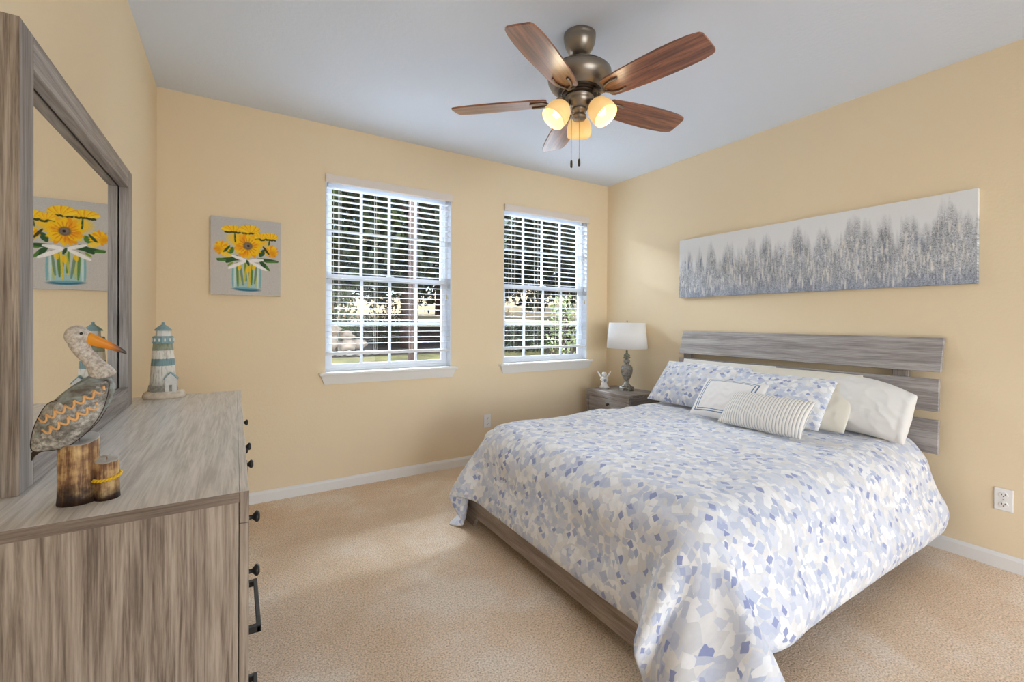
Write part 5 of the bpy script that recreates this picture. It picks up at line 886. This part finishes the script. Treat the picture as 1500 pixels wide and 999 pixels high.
for k, az in enumerate((50, 170, 290)):
    a = math.radians(az); rot = Matrix.Rotation(a, 4, 'Z')
    arm = link('lamp_arm', tube([rot @ Vector(p) for p in ((.028, 0, zo(2.335)), (.050, 0, zo(2.343)), (.066, 0, zo(2.338)), (.074, 0, zo(2.328)))], .0075, 10), M['bronze'], True); arm.parent = fan
    base = Matrix.Translation(rot @ Vector((.074, 0, zo(2.330)))) @ rot @ Matrix.Rotation(math.radians(-38), 4, 'Y')
    bm = merge(lathe([(.012, .004), (.020, .0), (.027, -.008), (.028, -.020), (.024, -.022)], n=24))
    cup = link('socket_cup', bm, M['bronze'], True); cup.parent = arm; cup.matrix_local = base
    bm = bmesh.new(); add_lathe(bm, [(.026, -.016), (.040, -.024), (.054, -.044), (.062, -.070), (.064, -.096), (.062, -.118), (.0600, -.118), (.0615, -.096), (.0595, -.070), (.0515, -.046), (.038, -.028), (.024, -.020)], n=36, cap=(False, False))
    shd = link('glass_shade', merge(bm), M['lamp_glass'], True); shd.parent = arm; shd.matrix_local = base
    bm = merge(lathe([(.010, -.020), (.012, -.040), (.018, -.060), (.021, -.078), (.016, -.094), (.004, -.101)], n=20))
    blb = link('bulb', bm, M['bulb'], True); blb.parent = arm; blb.matrix_local = base
    bpy.context.view_layer.update()
    lamp('fan_bulb', 'POINT', fan.location + (base @ Vector((0, 0, -.150))), 0.65, (1, .80, .52), size=.04)
for dx, dy, zl in ((-.060, -.004, 2.045), (-.022, -.024, 2.053)):
    x, y = dx*.85+.0, dy
    c = part('pull_chain', tube([(x, y, zo(2.33)), (x, y, zo(zl))], .0011, 5), M['bronze'], fan, world=False)
    part('chain_fob', merge(lathe([(.002, zo(zl)+.002), (.0055, zo(zl)-.002), (.0062, zo(zl)-.020), (.0055, zo(zl)-.033), (.003, zo(zl)-.036)], c=(x, y, 0), n=12)), M['bronze_dark'], c, True, world=False)

# ------------------------------------------------------------------ wall art
def canvas(name, label, fn, W_, H_, nw, nh, thick, mat_rough, bump=0):
    """stretched canvas: front face is a fine grid carrying the painted colours; x right, z up, front at -y"""
    img = fn(nw, nh)                                       # nh x nw x 3, srgb 0..255, row 0 at the top
    vs, fs = [], []
    for j in range(nh):
        for i in range(nw): vs.append((-W_/2+W_*i/(nw-1), -thick, H_/2-H_*j/(nh-1)))
    for j in range(nh-1):
        for i in range(nw-1):
            a = j*nw+i; fs.append((a, a+nw, a+nw+1, a+1))
    ring = [i for i in range(nw)]+[j*nw+nw-1 for j in range(1, nh)]+[(nh-1)*nw+i for i in range(nw-2, -1, -1)]+[j*nw for j in range(nh-2, 0, -1)]
    b0 = len(vs)
    for i in ring: vs.append((vs[i][0], 0, vs[i][2]))
    n_ = len(ring)
    for k in range(n_): fs.append((ring[k], ring[(k+1) % n_], b0+(k+1) % n_, b0+k))
    fs.append(tuple(b0+k for k in range(n_)))
    me = bpy.data.meshes.new(name); me.from_pydata(vs, [], fs); me.update()
    c = (np.clip(img, 0, 255)/255.).reshape(-1, 3); c = np.where(c <= .04045, c/12.92, ((c+.055)/1.055)**2.4)
    c = np.concatenate([c, c[ring]]); c = np.concatenate([c, np.ones((len(c), 1))], 1).astype(np.float32)
    at = me.color_attributes.new('paint', 'FLOAT_COLOR', 'POINT'); at.data.foreach_set('color', c.ravel())
    k = NT(name+'_paint'); a = k.n('VertexColor', layer_name='paint')
    if bump: k.bump(k.noise(k.coord('Object', (150, 150, 60)), 1, 4, .6).outputs[0], bump, .004)
    me.materials.append(k.set(a.outputs[0], mat_rough, spec=.2))
    o = bpy.data.objects.new(name, me); COL.objects.link(o)
    return o
class Paint:
    def __init__(s, w, h, asp):
        s.u, s.v = np.meshgrid(np.linspace(0, 1, w), np.linspace(0, 1, h)); s.asp = asp; s.c = np.zeros((h, w, 3))
    def put(s, m, col, al=1.): m = (m*al)[..., None]; s.c = s.c*(1-m)+np.array(col, float)*m
    def ell(s, cx, cy, rx, ry, col, ang=0, al=1., soft=.12):
        x, y = s.u-cx, (s.v-cy)*s.asp; a = math.radians(ang); ry = ry*s.asp
        p, q = x*math.cos(a)+y*math.sin(a), -x*math.sin(a)+y*math.cos(a)
        d = np.sqrt((p/rx)**2+(q/ry)**2); s.put(np.clip((1+soft-d)/(2*soft), 0, 1), col, al)
    def line(s, x0, y0, x1, y1, wd, col, al=1., taper=.45):
        """one brush stroke, thinner at its ends"""
        ax, ay, bx, by = x0, y0*s.asp, x1, y1*s.asp; px, py = s.u-ax, s.v*s.asp-ay; dx, dy = bx-ax, by-ay
        t = np.clip((px*dx+py*dy)/(dx*dx+dy*dy+1e-9), 0, 1); d = np.hypot(px-dx*t, py-dy*t)
        w = wd*(1-taper*np.abs(2*t-1)**2); s.put(np.clip((w-d)/.008+.5, 0, 1), col, al)
def sunflowers(w_, h_):
    rnd = random.Random(7); p = Paint(w_, h_, 1.26)
    p.c[:] = np.array((200, 195, 190)); g = np.clip(1-p.v/.55, 0, 1)[..., None]; p.c = p.c*(1-g*.5)+np.array((186, 188, 192))*g*.5
    yel, ora, dor = (250, 200, 28), (240, 158, 28), (214, 118, 30)
    def daisy(cx, cy, r, n_, ry=1., cols=(yel, ora), seed=0):
        q = random.Random(seed)
        for ring_, rr in ((0, 1.), (1, .82)):
            for k in range(n_):
                a = 2*PI*(k+.5*ring_)/n_+q.uniform(-.08, .08); col = cols[(k+ring_) % len(cols)] if q.random() < .7 else yel
                dx, dy = math.cos(a)*r*.56*rr, math.sin(a)*r*.56*rr*ry
                p.ell(cx+dx, cy+dy/p.asp, r*.46*rr, r*.17/p.asp, col, math.degrees(math.atan2(dy, dx)), .96, .14)
    G1, G2, G3 = (54, 88, 52), (84, 128, 58), (132, 158, 62)
    # leaves behind
    for x0, y0, x1, y1, w1, c1 in ((.40, .53, .10, .555, .030, G1), (.36, .50, .22, .575, .036, G1), (.20, .555, .09, .545, .022, G2), (.30, .58, .24, .62, .016, G3), (.66, .52, .95, .535, .030, G1), (.78, .55, .96, .53, .018, G2), (.70, .55, .80, .64, .034, G1), (.78, .60, .83, .66, .016, G2), (.30, .40, .24, .46, .045, G2), (.74, .40, .70, .47, .04, G1)): p.line(x0, y0, x1, y1, w1, c1)
    # flowers behind
    p.ell(.40, .27, .17, .09, (244, 200, 60), 0, .95, .3); p.ell(.66, .27, .16, .08, (246, 196, 48), 0, .95, .3)
    for cx, cy, rx, ry in ((.30, .150, .150, .058), (.54, .135, .150, .072), (.83, .205, .125, .060), (.68, .215, .095, .055)):
        p.ell(cx, cy, rx*.92, ry*.86, (246, 190, 26), 0, 1, .2)
        for k in range(22):
            a = -PI*(k+.5)/22; p.line(cx+math.cos(a)*rx*.15, cy+ry*.55, cx+math.cos(a)*rx, cy+math.sin(a)*ry*.95+ry*.15, .017, (yel, (255, 214, 60), ora, (252, 206, 40))[k % 4], .9)
        for k in range(8): p.ell(cx-rx*.62+rx*1.24*k/7, cy+ry*.72+rnd.uniform(-.006, .008), .024, .011, (62, 66, 36), rnd.uniform(-25, 25), .95)
    p.line(.33, .20, .34, .33, .012, G1); p.line(.83, .26, .82, .33, .012, G1)
    daisy(.155, .40, .115, 13, 1, (ora, yel), 2); p.ell(.10, .42, .05, .04, dor, 0, .5, .6)
    p.line(.17, .46, .26, .37, .018, G1); p.ell(.21, .48, .07, .03, (250, 206, 70), 10, .95)
    daisy(.86, .40, .105, 13, 1, (ora, yel), 3); p.ell(.88, .43, .05, .045, dor, 0, .55, .6); p.line(.74, .35, .82, .44, .018, (70, 66, 34))
    # jar
    p.ell(.50, .76, .215, .20, (176, 206, 202), 0, .55, .06); p.ell(.50, .86, .20, .085, (150, 196, 200), 0, .6, .1)
    for k in range(11):
        x = .36+.03*k; p.line(x+rnd.uniform(-.02, .02), .58, .38+.024*k+rnd.uniform(-.05, .05), .87+rnd.uniform(-.06, .03), .017, (G2, (196, 196, 96), (110, 138, 118), (236, 200, 60))[k % 4], .85)
    for x, c1 in ((.305, (120, 176, 182)), (.695, (120, 176, 182)), (.33, (206, 226, 222)), (.66, (206, 226, 222))): p.line(x, .63, x, .90, .014, c1, .8)
    for x, y in ((.40, .63), (.52, .66), (.60, .62)): p.ell(x, y, .026, .05, (246, 200, 40), 10, .9)
    p.ell(.50, .925, .185, .022, (52, 104, 130), 2, .9, .25); p.ell(.50, .913, .15, .012, (126, 178, 190), 2, .8, .3)
    # main bloom
    daisy(.515, .355, .205, 17, 1.0, (ora, yel, (246, 176, 32)), 5)
    for k in range(17):
        a = 2*PI*k/17+.1; p.line(.515+math.cos(a)*.07, .355+math.sin(a)*.07/p.asp, .515+math.cos(a)*.14, .355+math.sin(a)*.14/p.asp, .008, dor, .6)
    p.ell(.515, .352, .066, .050, (112, 92, 78), 0, .95, .2); p.ell(.515, .352, .044, .034, (142, 126, 116), 0, .9, .4); p.ell(.522, .352, .018, .014, (44, 36, 30), 0, 1, .4)
    # bow
    for x0, y0, x1, y1, w1 in ((.49, .545, .30, .495, .026), (.54, .545, .73, .525, .028), (.48, .555, .25, .655, .026), (.55, .56, .78, .655, .028)): p.line(x0, y0, x1, y1, w1, (246, 242, 240), .95)
    p.line(.50, .545, .53, .60, .020, (60, 84, 56))
    n_ = np.random.RandomState(2).normal(0, 4, (h_, w_, 1)); p.c += n_
    return p.c
sf = canvas('sunflower_canvas', 'square canvas of yellow sunflowers in a glass jar on the window wall', sunflowers, .402, .507, 190, 240, .032, .7, .1)
sf.location = (.064, D-.002, 1.668); tag(sf, 'small canvas of yellow sunflowers in a glass jar, on the window wall', 'painting')
def forest(w_, h_):
    rs = np.random.RandomState(11); u, v = np.meshgrid(np.linspace(0, 1, w_), np.linspace(0, 1, h_))
    def sm(n1, n2, ph):                                     # smooth value noise stretched to the canvas
        g = rs.rand(n2+2, n1+2); y = v*n2; x = u*n1; i, j = y.astype(int), x.astype(int); fy, fx = y-i, x-j
        fy = fy*fy*(3-2*fy); fx = fx*fx*(3-2*fx)
        return (g[i, j]*(1-fx)+g[i, j+1]*fx)*(1-fy)+(g[i+1, j]*(1-fx)+g[i+1, j+1]*fx)*fy
    top = np.full(u.shape, .44)
    for c0, t0, wd in ((.02, .30, .018), (.055, .20, .016), (.105, .21, .018), (.165, .14, .022), (.25, .17, .030), (.30, .26, .018), (.345, .17, .026), (.405, .11, .026), (.46, .28, .03), (.52, .08, .030), (.55, .22, .022), (.605, .18, .030), (.66, .30, .02), (.700, .09, .034), (.735, .16, .024), (.785, .13, .026), (.85, .18, .030), (.90, .28, .02), (.935, .09, .030), (.975, .24, .024), (.995, .28, .02)):
        top = np.minimum(top, t0+(.46-t0)*np.clip(np.abs(u-c0)/wd/1.25, 0, 1)**2.2)
    top = top+(sm(170, 6, 0)-.5)*.14
    dens = np.clip((v-top)/.24+.15, 0, 1)**1.2; sky = np.stack([np.full(u.shape, c_) for c_ in (230., 231., 232.)], -1)
    st = sm(300, 9, 1)*.4+sm(620, 60, 2)*.6; blot = sm(46, 5, 3); spk = rs.rand(h_, w_)
    shade = 186-74*(st-.35)-22*(blot-.5)-60*(spk > .90)+34*(spk < .12)
    tree = np.stack([shade*.985, shade*1.0, shade*1.03], -1)
    low = np.clip((v-.80)/.20, 0, 1)[..., None]; tree = tree*(1-.34*low)+np.array((104, 122, 158.))*.34*low
    c = sky*(1-dens[..., None]*.93)+tree*dens[..., None]*.93
    for k in range(420):                                    # palette-knife flecks
        cx, cy = rs.rand(), .34+.62*rs.rand()
        hh, ww = .022+.055*rs.rand(), .0010+.0020*rs.rand()
        m = np.exp(-((u-cx)/ww)**2-((v-cy)/hh)**4)*(.5+.45*rs.rand()); m = np.where(v > top+.08, m, 0)[..., None]
        c = c*(1-m)+np.array((232, 228, 220.) if rs.rand() < .85 else (122, 130, 150.))*m
    return c+rs.normal(0, 6, (h_, w_, 1))*dens[..., None]
fo = canvas('forest_canvas', 'long canvas', forest, 1.852, .500, 620, 170, .036, .8, .35)
fo.rotation_euler = (0, 0, -PI/2); fo.location = (R-.002, 1.640, 1.7175)
tag(fo, 'long canvas of misty blue-grey treetops above the headboard', 'painting')

# ------------------------------------------------------------------ the garden outside
def grid_surface(x0, x1, y0, y1, nx, ny, fz):
    bm = bmesh.new(); g = [[bm.verts.new((x0+(x1-x0)*i/nx, y0+(y1-y0)*j/ny, fz(x0+(x1-x0)*i/nx, y0+(y1-y0)*j/ny))) for j in range(ny+1)] for i in range(nx+1)]
    for i in range(nx):
        for j in range(ny): bm.faces.new((g[i][j], g[i+1][j], g[i+1][j+1], g[i][j+1]))
    return bm
def ground(x, y): return -.25+.19*min(5.0, max(0, y-4.2))
struct('ground_yard', grid_surface(-14, 26, WT+.001, 12.2, 40, 24, lambda x, y: ground(x, y)+.03*noise.noise(Vector((x*.5, y*.5, 0)))-.03), M['soil'])
struct('lawn', grid_surface(-3, 6, 6.6, 8.45, 18, 8, lambda x, y: ground(x, y)+.03+.02*noise.noise(Vector((x*.8, y*.8, 2)))), M['lawn'])
def hill(x, y):
    t = y-12
    return 1.16+.050*t+.25*noise.noise(Vector((x*.08, y*.08, 4)))+max(0, (x-10)*.10)
struct('hill', grid_surface(-30, 60, 12, 70, 45, 30, hill), M['dry_grass'])
bm = bmesh.new()                                            # timber retaining wall at the foot of the slope
for k in range(6): add_box(bm, (-30, 11.9, .5+.12*k), (60, 12.02, .612+.12*k), .01, 1)
struct('retaining_wall', bm, M['fence'])
def tree(label, x, y, z0, h, cr, leaf, lean=0, seed=0, nleaf=5600, size=.24, squash=.8, zlo=2.35, zhi=5.8):
    rnd = random.Random(seed)
    t = thing('garden_tree', label, 'tree', (x, y, z0), 0, 'trees in the garden')
    bm = bmesh.new(); pts = [(lean*f*f, .1*math.sin(f*4+seed), h*.8*f) for f in [i/6 for i in range(7)]]
    add_tube(bm, pts, [.13*(1-.75*i/6) for i in range(7)], 10)
    for k in range(7):
        a = rnd.uniform(0, 2*PI); f = rnd.uniform(.35, .8); b = Vector((lean*f*f, 0, h*.8*f))
        add_tube(bm, [b, b+Vector((math.cos(a)*cr*.35, math.sin(a)*cr*.35, .35)), b+Vector((math.cos(a)*cr*.75, math.sin(a)*cr*.75, .5))], [.055, .035, .012], 6)
    part('trunk', bm, M['bark'], t, True, world=False)
    bm = bmesh.new(); blobs = []
    for k in range(44):
        a = rnd.uniform(0, 2*PI); q = cr*rnd.random()**.5; zz = -z0+zlo+(zhi-zlo)*rnd.random()
        blobs.append((Vector((math.cos(a)*q+lean*.6, math.sin(a)*q, zz)), rnd.uniform(.40, .75)*cr*.5))
    for k in range(nleaf):
        c, r_ = blobs[k % len(blobs)]
        d = Vector((rnd.gauss(0, 1), rnd.gauss(0, 1), rnd.gauss(0, 1)*squash)); d = d.normalized()*r_*rnd.random()**.4
        p = c+d; s = size*rnd.uniform(.6, 1.4); e = Euler((rnd.uniform(0, 6.3), rnd.uniform(0, 6.3), rnd.uniform(0, 6.3))).to_matrix()
        vs = [bm.verts.new(p+e @ Vector(q)*s) for q in ((-.5, 0, 0), (0, -.24, .05), (.55, 0, 0), (0, .24, .05))]; bm.faces.new(vs)
    part('foliage', bm, leaf, t, world=False)
    return t
tree('dark leafy tree beyond the left window, its trunk near the right edge of the glass', 3.15, 9.4, .68, 6.6, 2.3, M['leaf_a'], .3, 1)
tree('bushy green tree at the left of the left window', .55, 9.9, .68, 6.2, 2.2, M['leaf_b'], -.2, 2)
tree('tall dark tree filling the gap between both windows', 5.9, 10.6, .68, 7.0, 2.5, M['leaf_a'], .2, 3)
tree('dark tree filling the top of the right window', 8.6, 10.9, .68, 7.4, 2.7, M['leaf_a'], -.3, 4)
tree('dark tree at the right edge of the right window', 11.6, 11.2, .68, 7.2, 2.6, M['leaf_a'], .1, 6)
tree('bare-trunked tree on the dry slope behind the left window', 2.0, 16.0, 1.2, 7.5, 2.9, M['leaf_a'], .1, 8)
tree('broad tree on the dry slope behind the gap of the windows', 7.2, 17.5, 1.4, 8.0, 3.4, M['leaf_a'], .1, 9)
tree('broad tree on the dry slope behind the right window', 13.0, 18.5, 1.6, 8.2, 3.6, M['leaf_a'], .1, 10)
tree('slender tree on the dry slope left of all others', -2.0, 17.0, 1.2, 7.2, 2.8, M['leaf_a'], 0, 11)
def shrub(label, x, y, z0, r_, h, leaf, seed, nleaf=1500, size=.075):
    rnd = random.Random(seed); t = thing('garden_shrub', label, 'shrub', (x, y, z0), 0, 'shrubs in the garden')
    bm = bmesh.new()
    for k in range(9):
        a = rnd.uniform(0, 2*PI); q = rnd.random()*r_*.7
        add_tube(bm, [(0, 0, 0), (math.cos(a)*q*.5, math.sin(a)*q*.5, h*.45), (math.cos(a)*q, math.sin(a)*q, h*.85)], [.018, .012, .006], 5)
    part('stems', bm, M['bark'], t, True, world=False)
    bm = bmesh.new()
    for k in range(nleaf):
        a = rnd.uniform(0, 2*PI); zz = rnd.random(); q = r_*rnd.random()**.5*(1-.55*(zz-.35)**2*2)
        p = Vector((math.cos(a)*q, math.sin(a)*q, .05+h*zz)); s = size*rnd.uniform(.6, 1.4); e = Euler((rnd.uniform(0, 6.3), rnd.uniform(0, 6.3), rnd.uniform(0, 6.3))).to_matrix()
        vs = [bm.verts.new(p+e @ Vector(q_)*s) for q_ in ((-.5, 0, 0), (0, -.22, .05), (.55, 0, 0), (0, .22, .05))]; bm.faces.new(vs)
    part('foliage', bm, leaf, t, world=False)
shrub('pale green shrub at the right of the right window', 4.95, 6.3, ground(5, 6.3), .30, 1.5, M['leaf_c'], 21, 700, .075)
shrub('small green shrub in front of the left window', 1.75, 10.1, .68, .55, 1.35, M['leaf_b'], 22, 1200, .09)
shrub('low dark shrub below the right window', 5.5, 8.4, ground(5, 8.4)-.02, .70, .6, M['leaf_a'], 23, 1100)
shrub('low dark shrub below the middle of the left window', 3.0, 10.4, .68, .8, .7, M['leaf_a'], 24, 1100)
random.seed(9)
rock_lab = ['largest tan boulder at the left of the rock pile outside', 'flat tan boulder at the bottom of the rock pile outside', 'rounded boulder on top of the rock pile outside', 'small boulder at the right of the rock pile outside', 'middle boulder of the rock pile outside']
for i, (x, y, z, r_) in enumerate(((1.52, 9.15, .80, .20), (1.82, 9.0, .75, .15), (1.60, 9.22, 1.06, .13), (2.06, 9.15, .77, .13), (1.86, 9.2, .95, .12))):
    tag(link('boulder', ball((x, y, z), r_, 18, 12, (1.15, .9, .8), .5, i), M['boulder'], True), rock_lab[i], 'rock', 'boulders of the rock pile')
for i in range(7):
    x = 1.30+.17*i; tag(link('edging_stone', ball((x, 8.75-.03*i*(6-i)*.3, .64), .075, 14, 10, (1.1, .7, .62), .25, i+20), M['kerb'], True), 'white rounded edging stone in the row bordering the lawn outside', 'edging stone', 'edging stones along the lawn')
pp = thing('porch_post', 'brown timber post standing outside the left window', 'post', (2.517, 7.2, ground(2.5, 7.2)-.02))
part('shaft', box((2.452, 7.135, ground(2.5, 7.2)+.1), (2.582, 7.265, 3.6), .008, 1), M['bark'], pp)
part('footing', box((2.40, 7.08, ground(2.5, 7.2)-.02), (2.64, 7.32, ground(2.5, 7.2)+.1), .01, 1), M['boulder'], pp)
